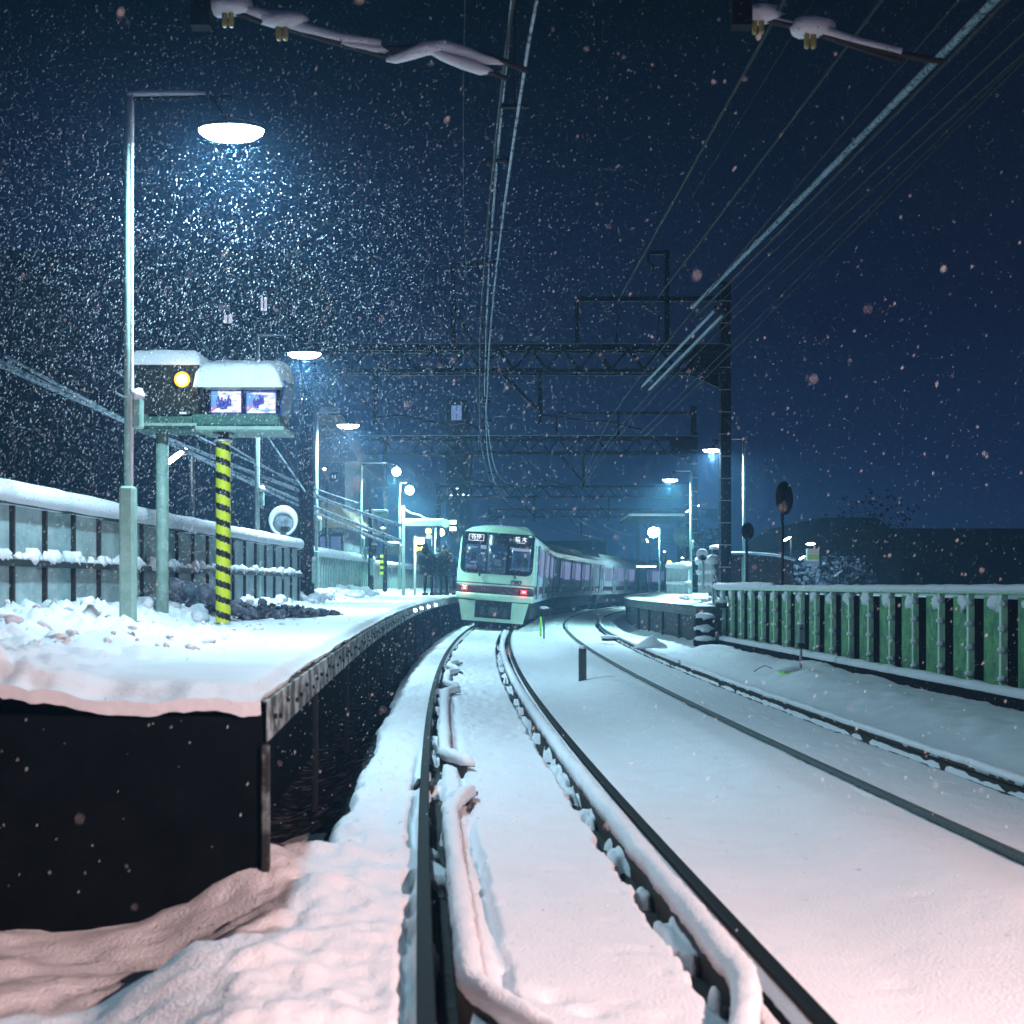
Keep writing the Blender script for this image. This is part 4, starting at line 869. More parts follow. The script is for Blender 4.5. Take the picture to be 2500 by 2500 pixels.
# ------------------------------------------------------------------ people on the platform
def person(label, loc, rz, h=1.72, coat=COAT, leg=TROUS, lean=0, wide=1.0, hood=False, arm=0):
    t = thing('person', label, 'person', loc, rz, 'people waiting on the platform')
    k = h / 1.72
    V = [(0, 0, .94), (0, .0, 1.12), (lean * .6, -.01, 1.32), (lean, -.01, 1.46), (lean * 1.1, .0, 1.54), (lean * 1.15, .0, 1.60), (lean * 1.2, .01, 1.70),
         (-.10, 0, .88), (-.12, .01, .50), (-.13, .0, .09), (-.13, -.12, .04), (.10, 0, .88), (.12, -.02, .50), (.13, .02, .09), (.14, -.11, .04),
         (lean - .20, 0, 1.42), (-.28, .02, 1.14), (-.25, -.10, .93), (-.24, -.13, .86), (lean + .20, 0, 1.42), (.28, .02, 1.14), (.24 , -.10 - arm * .1, .93 + arm * .2), (.20, -.16 - arm * .1, .88 + arm * .25)]
    E_ = [(0, 1), (1, 2), (2, 3), (3, 4), (4, 5), (5, 6), (0, 7), (7, 8), (8, 9), (9, 10), (0, 11), (11, 12), (12, 13), (13, 14), (3, 15), (15, 16), (16, 17), (17, 18), (3, 19), (19, 20), (20, 21), (21, 22)]
    rad = [.15, .14, .155, .12, .055, .085, .085, .095, .065, .05, .045, .095, .065, .05, .045, .075, .055, .042, .04, .075, .055, .042, .04]
    def skin(name, vv, ee, rr_, m, parent):
        me = bpy.data.meshes.new(name); me.from_pydata([tuple(c * k for c in v) for v in vv], ee, []); o = bpy.data.objects.new(name, me); COL.objects.link(o)
        md = o.modifiers.new('skin', 'SKIN')
        for i, r in enumerate(rr_): me.skin_vertices[0].data[i].radius = (r * k, r * k * .85); me.skin_vertices[0].data[i].use_root = (i == 0)
        o.modifiers.new('sub', 'SUBSURF').levels = 1; o.modifiers['sub'].render_levels = 1
        dg = bpy.context.evaluated_depsgraph_get(); m2 = bpy.data.meshes.new_from_object(o.evaluated_get(dg)); bpy.data.objects.remove(o)
        for q in (m if isinstance(m, list) else [m]): m2.materials.append(q)
        if isinstance(m, list):
            for p in m2.polygons: p.material_index = 1 if (p.center.z > 1.5 * k or (p.center.z < .96 * k and abs(p.center.x) > .2 * k)) else 0
        for p in m2.polygons: p.use_smooth = True
        o = bpy.data.objects.new(name, m2); COL.objects.link(o); o.parent = parent; return o
    if not hasattr(bpy.types.Mesh, 'skin_vertices'): pass
    def mk(name, vv, ee, rr_, m, parent):
        me = bpy.data.meshes.new(name)
        return skin(name, vv, ee, rr_, m, parent)
    body = mk('body', V, E_, rad, [leg, SKIN], t)
    # coat: tapered shell with sleeves over the trunk
    b = MB(); pf = [(.20 * wide, .70), (.235 * wide, .74), (.23 * wide, .95), (.215 * wide, 1.15), (.225 * wide, 1.32), (.21, 1.42), (.13, 1.50), (.075, 1.55)]
    n = 16; vs = []
    for r, z in pf:
        lx = lean * max(0, (z - .95) / .5)
        for j in range(n): a_ = 2 * math.pi * j / n; vs.append(((r * math.cos(a_) * 1.08 + lx) * k, r * math.sin(a_) * .78 * k, z * k))
    fs = [(i * n + j, i * n + (j + 1) % n, (i + 1) * n + (j + 1) % n, (i + 1) * n + j) for i in range(len(pf) - 1) for j in range(n)] + [tuple(range(n))[::-1], tuple((len(pf) - 1) * n + j for j in range(n))]
    b.add(vs, fs)
    for idx in ((15, 16, 17), (19, 20, 21)):
        b.tube([tuple(c * k for c in V[i]) for i in idx], [.085 * k, .075 * k, .06 * k], 10)
    b.build('coat', coat, t, True)
    b = MB(); b.blob((lean * 1.2 * k, .015 * k, 1.665 * k), (.098 * k, .108 * k, .095 * k), 5, 14, .12)
    if hood: b.blob((lean * 1.1 * k, .05 * k, 1.52 * k), (.15 * k, .12 * k, .10 * k), 6, 12, .15)
    b.build('hood' if hood else 'hair', coat if hood else HAIR, t, True)
    b = MB()
    for x_, y_ in ((-.13, -.05), (.135, -.04)): b.box((x_ * k, y_ * k, .045 * k), (.11 * k, .28 * k, .09 * k), bev=.02)
    b.build('shoes', BLK, t)
    return t
fz = lambda Y: float(plat_top(Y)) + .03
def pp(x, Y): p = at(x, 1430, Y); return (p.x, Y, fz(Y))
person('person in a bulky dark hooded coat, leftmost of the waiting group', pp(1046, 41.5), R(160), 1.74, lean=.09, wide=1.28, hood=True)
person('person in a dark coat standing between the bulky coat and the train', pp(1083, 42.3), R(215), 1.70, lean=-.02, wide=1.12)
person('person in blue jeans half hidden behind the dark coats', pp(1069, 44.6), R(30), 1.66, leg=JEANS, coat=mat('grey_coat', (.03, .045, .06), .9), arm=.6)
person('person in a bluish jacket right beside the train front', pp(1099, 44.0), R(10), 1.62, leg=JEANS, coat=mat('blue_jacket', (.03, .06, .12), .9), arm=1)

# ------------------------------------------------------------------ things on the left platform
def mirror(label, p, rx, post_h, postm, face, cap, tilt=0, ring=True, zb=None):
    t = thing('convex_mirror', label, 'mirror', (p.x, p.y, p.z - post_h), 0, 'round convex mirrors')
    b = MB(); b.tube([(.04, .05, 0), (.04, .05, post_h + .1)], .035, 10); b.build('post', postm, t, True)
    Mx = Matrix.Rotation(R(90), 3, 'X') @ Matrix.Rotation(tilt, 3, 'Y')
    b = MB(); b.lathe([(rx * .3, -.06), (rx * .75, -.04), (rx * .97, 0), (rx, .03)], 28, (0, 0, post_h), Mx); b.build('dish', face, t, True)
    if ring:
        b = MB(); ps = [(rx * math.cos(a_) * .98, -.02, post_h + rx * math.sin(a_)) for a_ in np.linspace(R(-75), R(255), 34)]; b.tube(ps, [.03 + .055 * max(0, math.sin(a_) + .3) * .8 for a_ in np.linspace(R(-75), R(255), 34)], 8); b.build('snow_rim', SNOW, t, True)
    b = MB(); b.box((.04, -.02, post_h - rx * .55), (.16, .1, .09), bev=.01); b.build('clamp', DARK, t)
    return t
mirror('round mirror crusted with snow on a yellow post behind the fence', at(692, 1275, 23.5), .24, 1.3, YPOST, mat('frosted_mirror', (.35, .42, .45), .6, col2=(.06, .08, .10), scale=5), True)
mirror('big dark round mirror on a rusty post at the right', at(1913, 1216, 27), .37, 2.6, MIRB, MIRB, False, ring=False).rotation_euler.z = R(48)
mirror('smaller dark round mirror above the shed', at(1824, 1297, 31), .22, 1.8, DARK, DARK, False, ring=False).rotation_euler.z = R(35)
mirror('small snowy mirror on the right platform beside the steps', at(1714, 1358, 33.5), .12, .9, GALV, mat('grey_mirror', (.12, .16, .22), .4), False)
mirror('large faded mirror on the far right platform', at(1668, 1310, 50), .42, 2.2, DARK, mat('dim_mirror', (.03, .05, .06), .5), False, ring=False)

# utility pole cables and boxes on the left portal post
def util(label, x, Y, y_top, r, zb=1.0, boxes=(), name='utility_pole', m=UTIL):
    p = at(x, y_top, Y); t = thing(name, label, 'pole', (p.x, Y, zb), 0); H_ = p.z - zb
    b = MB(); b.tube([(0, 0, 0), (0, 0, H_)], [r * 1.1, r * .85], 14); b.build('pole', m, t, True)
    for (dz, dx, w_, h_, mm) in boxes:
        b = MB(); b.box((dx, -r, dz), (w_, .16, h_), bev=.015); bx_ = b.build('box', mm, t)
        b = MB(); b.blob((dx, -r, dz + h_ / 2 + .03), (w_ * .55, .09, .06), int(dz * 9), 10, .2); b.build('snow_cap', SNOW, bx_, True)
    return t
util('dark concrete utility pole beside the panelled fence end', 747, 27, 868, .17, .9, ((.9, .20, .07, .5, POLEG),))
util('dark utility pole behind the pale picket fence', 845, 52, 1010, .14, 1.0)
util('dark post hung with snow-capped speakers before the picket fence', 905, 41, 1240, .085, 1.0, ((2.15, .0, .16, .35, DARK), (1.7, .12, .2, .3, DARK), (1.55, -.16, .12, .35, POLEG), (1.1, .05, .12, .5, POLEG)), 'equipment_post')
util('dark post with yellow and black bands left of the lamp post', 940, 44, 1070, .075, 1.0, ((2.4, -.08, .2, .25, DARK), (1.8, .3, .45, .4, DARK)), 'equipment_post')
p = at(932, 1375, 43.5); b = MB()
for k in range(7):
    b.cur = k % 2; b.box((p.x, p.y, p.z - .35 + k * .10), (.11, .11, .098))
o = b.build('hazard_marker', [YEL, BLK]); tag(o, 'short yellow and black banded marker on the dark post', 'hazard marker')
b = MB(); p = at(920, 1254, 41.5); b.box(p, (.75, .12, .14), bev=.02); o = b.build('signal_bracket', POLEG); tag(o, 'pale bracket joining two dark posts on the platform', 'bracket')
b = MB(); b.blob((0, 0, 0), (.40, .09, .05), 8, 14, .2); c_ = b.build('snow_cap', SNOW, o, True); c_.location = (p.x, p.y, p.z + .09)
t = thing('bracket_sign', 'snow-topped bracket arm with a round pale sign above the people', 'sign', (at(985, 0, 43).x, 43, 1.0))
b = MB(); b.box((0, 0, 1.65), (.11, .11, 3.3)); b.build('post', GALV, t)
hz = at(0, 1278, 43).z - 1.0; b = MB(); b.box((.75, 0, hz), (1.5, .10, .20), bev=.02); b.build('arm', GALV, t)
b = MB(); b.tube([(.02 + k * .1, 0, hz + .12 + .008 * math.sin(k)) for k in range(15)], .055, 8); b.tube([(.02, 0, hz + .52), (.25, 0, hz + .36), (.55, 0, hz + .30), (.75, 0, hz + .18), (.95, 0, hz + .10)], .03, 8); b.build('snow_cap', SNOW, t, True)
b = MB(); b.lathe([(.15, -.02), (.15, .02)], 20, (1.48, -.08, hz), Matrix.Rotation(R(90), 3, 'X')); b.build('round_sign', mat('pale_sign', (.55, .72, .45), .5), t)
# warm lit crossing warning and its post
t = thing('warning_light', 'glowing yellow warning sign with a lit cross beside the people', 'warning light', (at(1013, 0, 46).x, 46, 1.0))
b = MB(); b.tube([(0, 0, 0), (0, 0, at(0, 1308, 46).z - 1)], .05, 10); b.build('post', WHITE, t, True)
zz = at(0, 1320, 46).z - 1; b = MB(); b.box((.18, 0, zz), (.34, .14, .24), bev=.03); b.build('lit_panel', WARM, t)
b = MB(); zz2 = at(0, 1340, 46).z - 1; 
for sg in (-1, 1): b.bar((.18 - .17, -.08, zz2 - sg * .09), (.18 + .17, -.08, zz2 + sg * .09), .03, .05)
b.build('lit_cross', emat('cross_amber', (1, .62, .08), 7), t)
point('lamp_light', (.2, -.3, zz - .1), 60, .1, (1, .6, .25), t)
p = at(1046, 1297, 47); b = MB(); b.lathe([(.10, -.04), (.12, 0), (.10, .04)], 16, (0, 0, 0), Matrix.Rotation(R(90), 3, 'X')); o = b.build('signal_lamp', emat('yellow_ring', (1, .7, .05), 6), None, True); o.location = p; tag(o, 'round yellow signal lamp left of the train roof', 'signal lamp')
b = MB(); b.lathe([(.05, -.05), (.06, 0), (.05, .05)], 12, (0, -.02, 0), Matrix.Rotation(R(90), 3, 'X')); b.build('core', emat('yellow_core', (1, .97, .8), 12), o, True)
for k, (px, py) in enumerate(((1106, 1275), (1106, 1291))):
    p = at(px, py, 46); b = MB(); b.box((0, .05, 0), (.29, .12, .20), bev=.015); o = b.build('platform_monitor', DARK); o.location = p
    tag(o, ('upper bright platform monitor above the train corner', 'lower bright platform monitor above the train corner')[k], 'monitor', 'platform monitors over the train')
    b = MB(); b.box((0, -.02, 0), (.25, .02, .16)); b.build('screen', emat('white_screen_%d' % k, (.8, .85, 1), 3.5), o)
p = at(1047, 1311, 47); b = MB(); b.box((0, 0, 0), (.26, .2, .16), bev=.04); b.box((.11, 0, -.2), (.03, .03, .3)); o = b.build('speaker_box', WHITE); o.location = p; tag(o, 'snow-topped white box under the yellow signal lamp', 'speaker box')

# ------------------------------------------------------------------ right platform, steps, fence
RPt = thing('platform', 'right snow-covered platform with dark wall beyond the steps', 'platform')
def eoff(q): return 5.48 - .42 * float(sst(31, 46, q))
def rpz(q): return 1.0
yr = ysteps(31.4, 150, .02, .3); N = len(yr); wd = 12
ng = 26; g = np.zeros((N, ng, 3))
for j, q in enumerate(yr):
    for i in range(ng):
        w = (i / (ng - 1)) ** 1.6 * wd; e_ = min(1, (w + .02) / .18, (q - 31.38) / .3)
        g[j, i] = (Af(q) + eoff(q) + w, q, rpz(q) - .06 + .10 * math.sqrt(max(0, 1 - (1 - e_) ** 2)) + .05 * float(fbm(w * 1.5, q, 3, 4)) * sst(.3, 1, w) + .16 * float(sst(.9, 1.8, w)))
b = MB(); b.grid(g); b.build('snow_cover', SNOWP, RPt, True)
b = MB(); a_ = [(Af(q) + eoff(q), q, .96) for q in yr]; c_ = [(Af(q) + eoff(q), q, .72) for q in yr]; b.add(a_ + c_, [(i + 1, i, N + i, N + i + 1) for i in range(N - 1)])
q = 31.4; x = Af(q) + eoff(q); b.add([(x, q, .72), (x, q, .96), (x + 1.9, q, .96), (x + 1.9, q, .72)], [(3, 2, 1, 0)]); b.build('edge_beam', mat('grey_beam', (.09, .11, .11), .8, col2=(.04, .05, .05), scale=4), RPt)
b = MB(); a_ = [(Af(q) + eoff(q) + .12, q, .74) for q in yr]; c_ = [(Af(q) + eoff(q) + .12, q, -.5) for q in yr]; b.add(a_ + c_, [(i + 1, i, N + i, N + i + 1) for i in range(N - 1)])
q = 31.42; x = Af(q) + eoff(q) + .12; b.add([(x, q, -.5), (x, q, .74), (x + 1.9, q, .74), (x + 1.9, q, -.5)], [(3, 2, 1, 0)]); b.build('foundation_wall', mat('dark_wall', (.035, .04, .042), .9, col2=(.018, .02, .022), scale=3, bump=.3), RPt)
for q in (31.6, 34.5, 37.4, 40.3, 43.2):
    b = MB(); b.box((Af(q) + eoff(q) + .06, q, .3), (.07, .07, .86)); b.build('support_post', UTIL, RPt)
# steps at the platform end
t = thing('platform_steps', 'dark steps with snow-topped treads at the right platform end', 'steps', (0, 0, 0))
for k, (y_, w0, w1) in enumerate(((1508, 1699, 1742), (1537, 1700, 1744), (1563, 1697, 1746))):
    a_ = at(w0, y_, 31.0 - k * .25); c_ = at(w1, y_, 31.0 - k * .25)
    b = MB(); b.box(((a_.x + c_.x) / 2, a_.y + .1, a_.z - .13), (c_.x - a_.x, .4, .24)); b.build('tread', CONC, t)
    b = MB(); b.blob(((a_.x + c_.x) / 2, a_.y + .05, a_.z + .02), ((c_.x - a_.x) * .55, .2, .10), k + 3, 14, .3); b.build('snow_cap', SNOW, t, True)
# fence on the right platform
def rail_fence(label, x0, x1, Y, yt, yb, rows, Yb=None):
    t = thing('platform_fence', label, 'fence'); a_ = at(x0, yt, Y); c_ = at(x1, yt, Yb or Y); zb5 = at(x0, yb, Y).z
    b = MB(); b.bar((a_.x, a_.y, (a_.z + zb5) / 2), (c_.x, c_.y, (a_.z + zb5) / 2), .05, a_.z - zb5); b.build('panel', FENP, t)
    for r_i in range(rows):
        z = a_.z - (a_.z - zb5) * r_i / (rows - .4); b = MB(); n = 16
        b.tube([(a_.x + (c_.x - a_.x) * k / n, a_.y + (c_.y - a_.y) * k / n - .05, z + .04) for k in range(n + 1)], [(.11 if r_i == 0 else .07) * (1 + .35 * random.uniform(-1, 1)) for _ in range(n + 1)], 8); b.build('snow_cap', SNOW, t, True)
    return t
rail_fence('pale panelled fence left of the platform lamp post on the right', 1629, 1682, 40, 1385, 1450, 2, 38)
rail_fence('snow-striped fence between the right lamp post and the steps', 1706, 1742, 35, 1373, 1445, 3, 33)
b = MB()
for k in range(60):
    q = random.uniform(32, 40); w = random.uniform(.9, 2.0); r = random.uniform(.05, .15); b.blob((Af(q) + eoff(q) + w, q, 1.12), (r, r, r * .6), k, 8, .5)
stuff(b.build('snow_lumps', SNOW, smooth=True))
p = at(1634, 1374, 55); b = MB(); b.lathe([(.09, -.04), (.11, 0), (.09, .04)], 16, (0, 0, 0), Matrix.Rotation(R(90), 3, 'X')); o = b.build('signal_lamp', MATS['yellow_ring'], None, True); o.location = p; tag(o, 'round yellow signal lamp on the far right platform', 'signal lamp')
b = MB(); b.lathe([(.05, -.05), (.06, 0), (.05, .05)], 12, (0, -.02, 0), Matrix.Rotation(R(90), 3, 'X')); b.build('core', MATS['yellow_core'], o, True)

# long green fence on the right
GF = thing('green_fence', 'long green sheet fence with snowy posts along the right track', 'fence')
f0 = Vector((5.40, 32.4, 0)); f1 = Vector((6.05, 21.0, 0)); d = (f1 - f0); L = d.length; d.normalize(); f1 = f0 + d * 21; L = 21; nr = Vector((d.y, -d.x, 0)); nr = nr if nr.x < 0 else -nr
ztf, zbf = 1.42, .16
b = MB(); b.bar(f0 + nr * -.30 + Vector((0, 0, (ztf + zbf) / 2 - .05)), f1 + nr * -.30 + Vector((0, 0, (ztf + zbf) / 2 - .05)), .03, ztf - zbf - .10); b.build('shadow_backing', CONC, GF)  # dark sheet behind the bay gaps, standing in for the posts' cast shadows
for k in range(21):
    q0 = f0 + d * (k * .98 + .30) - nr * .02; q1 = f0 + d * (k * .98 + .95) + nr * .02; zc = Vector((0, 0, (ztf + zbf) / 2 - .03)); b = MB(); b.bar(q0 + zc, q1 + zc, .03, ztf - zbf - .08); b.build('panel', GREENP, GF)  # panels stop short, so each gap reads as a post's shadow
for k in range(22):
    p = f0 + d * (k * .98); b = MB(); M = Matrix((d, nr, Vector((0, 0, 1)))).transposed()
    Mt = M @ Matrix.Rotation(R(random.uniform(-1.2, 1.2)), 3, 'Y'); b.box((p.x + nr.x * .045, p.y + nr.y * .045, (ztf + zbf) / 2), (.06, .085, ztf - zbf), Mt); po = b.build('post', GREENF, GF)
    for j in range(4):
        b = MB(); b.blob((p.x + nr.x * .07 - d.x * -.02, p.y + nr.y * .07 + d.y * .03, zbf + .15 + j * .33 + random.uniform(-.04, .04)), (.065, .05, .045), k * 5 + j, 8, .3); b.build('snow_lump', SNOW, po, True)
b = MB(); b.tube([f0 + nr * .08 + Vector((0, 0, ztf)), f1 + nr * .08 + Vector((0, 0, ztf))], .035, 8); tr_ = b.build('top_rail', GREENF, GF, True)
b = MB(); n = 160; b.tube([f0 + d * (L * k / n) + nr * .08 + Vector((0, 0, ztf + .045 + (.03 if k < 45 else 0))) for k in range(n + 1)], [(.085 if k < 45 else .055) * (1 + .2 * float(fbm(k * .4, 2, 2, 3))) for k in range(n + 1)], 10); b.build('snow_cap', SNOW, tr_, True)
for k in range(21):
    p = f0 + d * (k * .98 + .74); b = MB(); b.blob((p.x + nr.x * .03, p.y + nr.y * .03, ztf - .15), (.05, .20, .11), k, 12, .5); b.build('clinging_snow', SNOW, GF, True)
CB = thing('kerb_wall', 'low dark concrete kerb with snow below the green fence', 'kerb')
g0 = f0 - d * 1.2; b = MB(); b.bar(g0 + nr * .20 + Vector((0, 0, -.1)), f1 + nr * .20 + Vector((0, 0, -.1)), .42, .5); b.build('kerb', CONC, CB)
b = MB(); n = 150; b.tube([g0 + d * ((L + 1.2) * k / n) + nr * .25 + Vector((0, 0, .16)) for k in range(n + 1)], [.10 * (1 + .25 * float(fbm(k * .6, 5, 3, 3))) for k in range(n + 1)], 10, sq=1.0); b.build('snow_cap', SNOW, CB, True)
t = thing('pipe_frame', 'thin pipe frame with a snowy shelf at the near platform steps', 'pipe frame')
a_ = at(1741, 1552, 32.2); b = MB(); b.tube([(a_.x, a_.y, a_.z), (a_.x, a_.y, 1.65)], .03, 8); b.tube([(a_.x, a_.y, 2.0), (a_.x + .15, a_.y, 1.5)], .03, 8); b.build('pipe', GALV, t, True)
c_ = at(1760, 1478, 31); b = MB(); b.box(c_, (.28, .2, .14)); bx_ = b.build('shelf', DARK, t); b = MB(); b.blob((c_.x, c_.y, c_.z + .09), (.17, .13, .06), 3, 10, .2); b.build('snow_cap', SNOW, t, True)
# dark shed behind the fence
SH = thing('shed', 'dark shed with curved snowy roof behind the green fence', 'shed', at(1850, 1430, 36))
b = MB(); hw = 1.0; b.prism([(-1.1, -1.2), (1.05, -1.2), (1.05, .72), (.5, .86), (-.2, .92), (-1.1, .92)], 0, 2.2); b.build('wall', mat('shed_dark', (.008, .007, .006), .8, var=.4), SH)
b = MB(); ps = [(-1.12, .96), (-.2, .96), (.5, .90), (1.1, .76)]; b.tube([(x, -.02, z) for x, z in ps], .045, 8); b.build('roof_snow', mat('dim_snow', (.3, .36, .42), .9), SH, True)
b = MB(); b.box((-1.2, -.2, .0), (.35, .4, 1.9)); b.box((-1.18, -.2, 1.0), (.40, .45, .08)); b.build('cabinet', BLK, SH)
b = MB(); b.blob((-1.2, -.2, 1.1), (.24, .24, .10), 4, 12, .2); b.build('cabinet_snow', SNOW, SH, True)

# ------------------------------------------------------------------ trackside posts
p = at(1422, 1647, 20.3); t = thing('marker_post', 'square grey marker post with snow cap between the tracks', 'marker post', (p.x, p.y, -.12))
b = MB(); b.box((0, 0, .29), (.125, .125, .58), bev=.008); b.build('post', mat('post_grey', (.10, .12, .13), .8, col2=(.05, .06, .07), scale=14), t); b = MB(); b.blob((0, 0, .60), (.075, .075, .04), 3, 10, .2); b.build('snow_cap', SNOW, t, True)
p = at(1328, 1552, 36); t = thing('thin_post', 'thin dark post with a snowy head beside the train', 'post', (p.x, p.y, -.1))
b = MB(); b.tube([(0, 0, 0), (0, 0, .85)], .022, 8); b.box((0, 0, .86), (.22, .08, .14)); b.build('post', DARK, t); b = MB(); b.blob((0, 0, .95), (.13, .07, .05), 3, 10, .2); b.build('snow_cap', SNOW, t, True)
p = at(1320, 1533, 38); b = MB(); b.tube([(p.x, p.y, -.1), (p.x, p.y, p.z + .36)], .03, 8); o = b.build('stake', LIME, None, True); tag(o, 'short lime green stake beside the thin dark post', 'stake')
p = at(1955, 1636, 21.5); t = thing('trackside_signal', 'small grey trackside signal on a thin stem before the green fence', 'trackside signal', (p.x, p.y, p.z - .05))
b = MB(); b.tube([(0, 0, 0), (0, 0, .50)], .025, 8); b.build('stem', GALV, t, True); b = MB(); b.box((0, 0, .68), (.09, .10, .36), bev=.015); hd = b.build('head', mat('signal_grey', (.20, .24, .27), .6), t)
b = MB(); b.lathe([(.022, -.01), (.026, .01)], 12, (.0, -.06, .78), Matrix.Rotation(R(90), 3, 'X')); b.build('red_lens', mat('dull_red', (.12, .01, .015), .4), hd); b = MB(); b.blob((0, 0, .87), (.06, .06, .035), 2, 10, .2); b.build('snow_cap', SNOW, hd, True)
b = MB(); b.box((0, 0, .48), (.12, .11, .08)); b.build('clamp', DARK, t)
p = at(1930, 1645, 21.2); b = MB(); b.box((0, 0, 0), (.34, .28, .10), Matrix.Rotation(R(8), 3, 'Z'), bev=.02); o = b.build('lime_plate', LIME); o.location = (p.x, p.y, p.z); tag(o, 'lime green plate half buried in snow before the fence', 'plate')
b = MB(); b.blob((.02, .06, .06), (.22, .18, .06), 4, 12, .3); c_ = b.build('snow_cap', SNOW, o, True)
p = at(1975, 1650, 21.3); b = MB(); b.box(p, (.24, .3, .06), bev=.01); o = b.build('base_plate', DARK); tag(o, 'flat dark base plate at the foot of the trackside signal', 'base plate')
p = at(1588, 1530, 30); b = MB(); n = 18
b.lathe([(.40, -.12), (.34, -.04), (.22, .05), (.11, .14), (.04, .20), (.01, .21)], n, (0, 0, 0), None, 1.1, .8); b.v = [(x + .10 * z + .05 * float(vnoise(x * 4, y_ * 4 + z * 5, 5)), y_ + .05 * float(vnoise(x * 5 + 9, y_ * 5 + z * 4, 6)), z + .03 * float(vnoise(x * 6, y_ * 6, 7))) for x, y_, z in b.v]
o = b.build('snow_mound', SNOW, None, True); o.location = (p.x, p.y, .10); tag(o, 'pointed white snow mound beside the right platform wall', 'snow mound')
p = at(1487, 1560, 33.5); b = MB(); b.box((0, 0, -.03), (.40, .3, .06)); o = b.build('point_box', DARK); o.location = (p.x, p.y, .06); tag(o, 'low dark track box with snow lid between the right rails', 'track box')
b = MB(); b.blob((0, 0, .03), (.27, .2, .07), 5, 12, .2); b.build('snow_lid', SNOW, o, True)
def twig(label, pts, Y):
    b = MB(); b.tube([at(x, y_, Y) for x, y_ in pts], .008, 5); o = b.build('dry_twig', DARK); tag(o, label, 'twig')
twig('dry bent twig in the snow before the green fence', [(1840, 1640), (1855, 1630), (1868, 1625), (1885, 1632)], 22)

# ------------------------------------------------------------------ far surroundings
def building(label, xa, xb, ytop, Y, wins, dep=12, m=BRICK, name='apartment_building', zb=0.5, roof=None):
    a_ = at(xa, ytop, Y); c_ = at(xb, ytop, Y); t = thing(name, label, 'building', ((a_.x + c_.x) / 2, Y, zb)); w_ = c_.x - a_.x; h_ = a_.z - zb
    b = MB(); b.box((0, dep / 2, h_ / 2), (w_, dep, h_))
    for k in range(1, int(h_ / 3)): b.box((0, -.06, k * 3.0), (w_ + .1, .2, .25))
    b.build('wall', m, t)
    for (x0_, y0_, x1_, y1_, mm) in wins:
        p = at(x0_, y1_, Y); q = at(x1_, y0_, Y); cx_ = (p.x + q.x) / 2 - (a_.x + c_.x) / 2; cz_ = (p.z + q.z) / 2 - zb
        b = MB(); b.box((cx_, -.02, cz_), (q.x - p.x + .2, .12, q.z - p.z + .2)); fr = b.build('window', DARK, t)
        b = MB(); b.box((cx_, -.10, cz_), (q.x - p.x, .06, q.z - p.z)); b.build('pane', mm, fr)
        b = MB(); n = max(2, int((q.x - p.x) / .5))
        for k in range(1, n): b.box((cx_ - (q.x - p.x) / 2 + (q.x - p.x) * k / n, -.14, cz_), (.06, .03, q.z - p.z))
        b.build('mullion', DARK, fr)
    if roof:
        b = MB(); o_ = .6; b.prism([(-w_ / 2 - o_, h_), (w_ / 2 + o_, h_), (w_ / 2 * .5, h_ + roof), (-w_ / 2 * .5, h_ + roof)], -o_, dep + o_); b.build('roof', ROOFO if m is HOUSEW else DARK, t)
    return t
WD = emat('dim_window', (.5, .55, .8), .28)
building('dark apartment block high at the left with a few lit windows', -300, 738, 610, 62, ((535, 745, 562, 760, WD), (548, 770, 568, 790, WINW), (638, 727, 652, 760, WINW), (714, 738, 722, 768, WD)))
building('tall block behind the train with one bright blue window', 1088, 1146, 975, 150, ((1102, 990, 1127, 1026, WINB),), m=mat('far_wall', (.06, .07, .09), .9))
building('low house with a tan roof left of the third lamp post', 770, 842, 1130, 50, ((812, 1160, 820, 1168, WINW),), m=HOUSEW, name='house', roof=2.2)
building('low house with a lit blue porch behind the fence', 775, 840, 1290, 47, ((782, 1310, 832, 1345, emat('porch_blue', (.25, .40, .9), .35)),), m=HOUSEW, name='house', roof=1.0)
building('grey house behind the snowy garden at the right edge', 1930, 2200, 1345, 60, (), m=mat('dim_house', (.05, .06, .09), .9), name='house', roof=1.6)
building('broad dark block behind the right lamp posts', 2040, 2560, 1290, 90, (), m=BRICK)
building('distant office block above the far platform', 1290, 1480, 1320, 190, (), m=BRICK, name='office_block')
# far canopy of the right platform
t = thing('platform_canopy', 'far snow-topped platform canopy around the big white glow', 'canopy', (0, 0, 0)); a_ = at(1535, 1262, 92); c_ = at(1690, 1262, 92)
b = MB(); b.box(((a_.x + c_.x) / 2, 95, a_.z - .1), (c_.x - a_.x, 8, .22)); b.build('roof', GIRDER, t); b = MB(); b.box(((a_.x + c_.x) / 2, 94.9, a_.z + .11), (c_.x - a_.x + .2, 8.1, .2), bev=.08); b.build('snow_cover', SNOW, t)
for x in (a_.x + 1, c_.x - .6):
    b = MB(); b.box((x, 95, (a_.z + 1) / 2), (.25, .25, a_.z - 1.2)); b.build('post', GIRDER, t)
p = at(1578, 1383, 80); t = thing('tube_lamp', 'long white tube lamp under the far canopy', 'tube lamp', p, 0); b = MB(); b.box((0, 0, .06), (1.35, .15, .05)); b.build('housing', WHITE, t); b = MB(); b.tube([(-.64, 0, 0), (.64, 0, 0)], .05, 8); b.build('tube', emat('tube_light', (.8, .85, 1), 9), t, True)
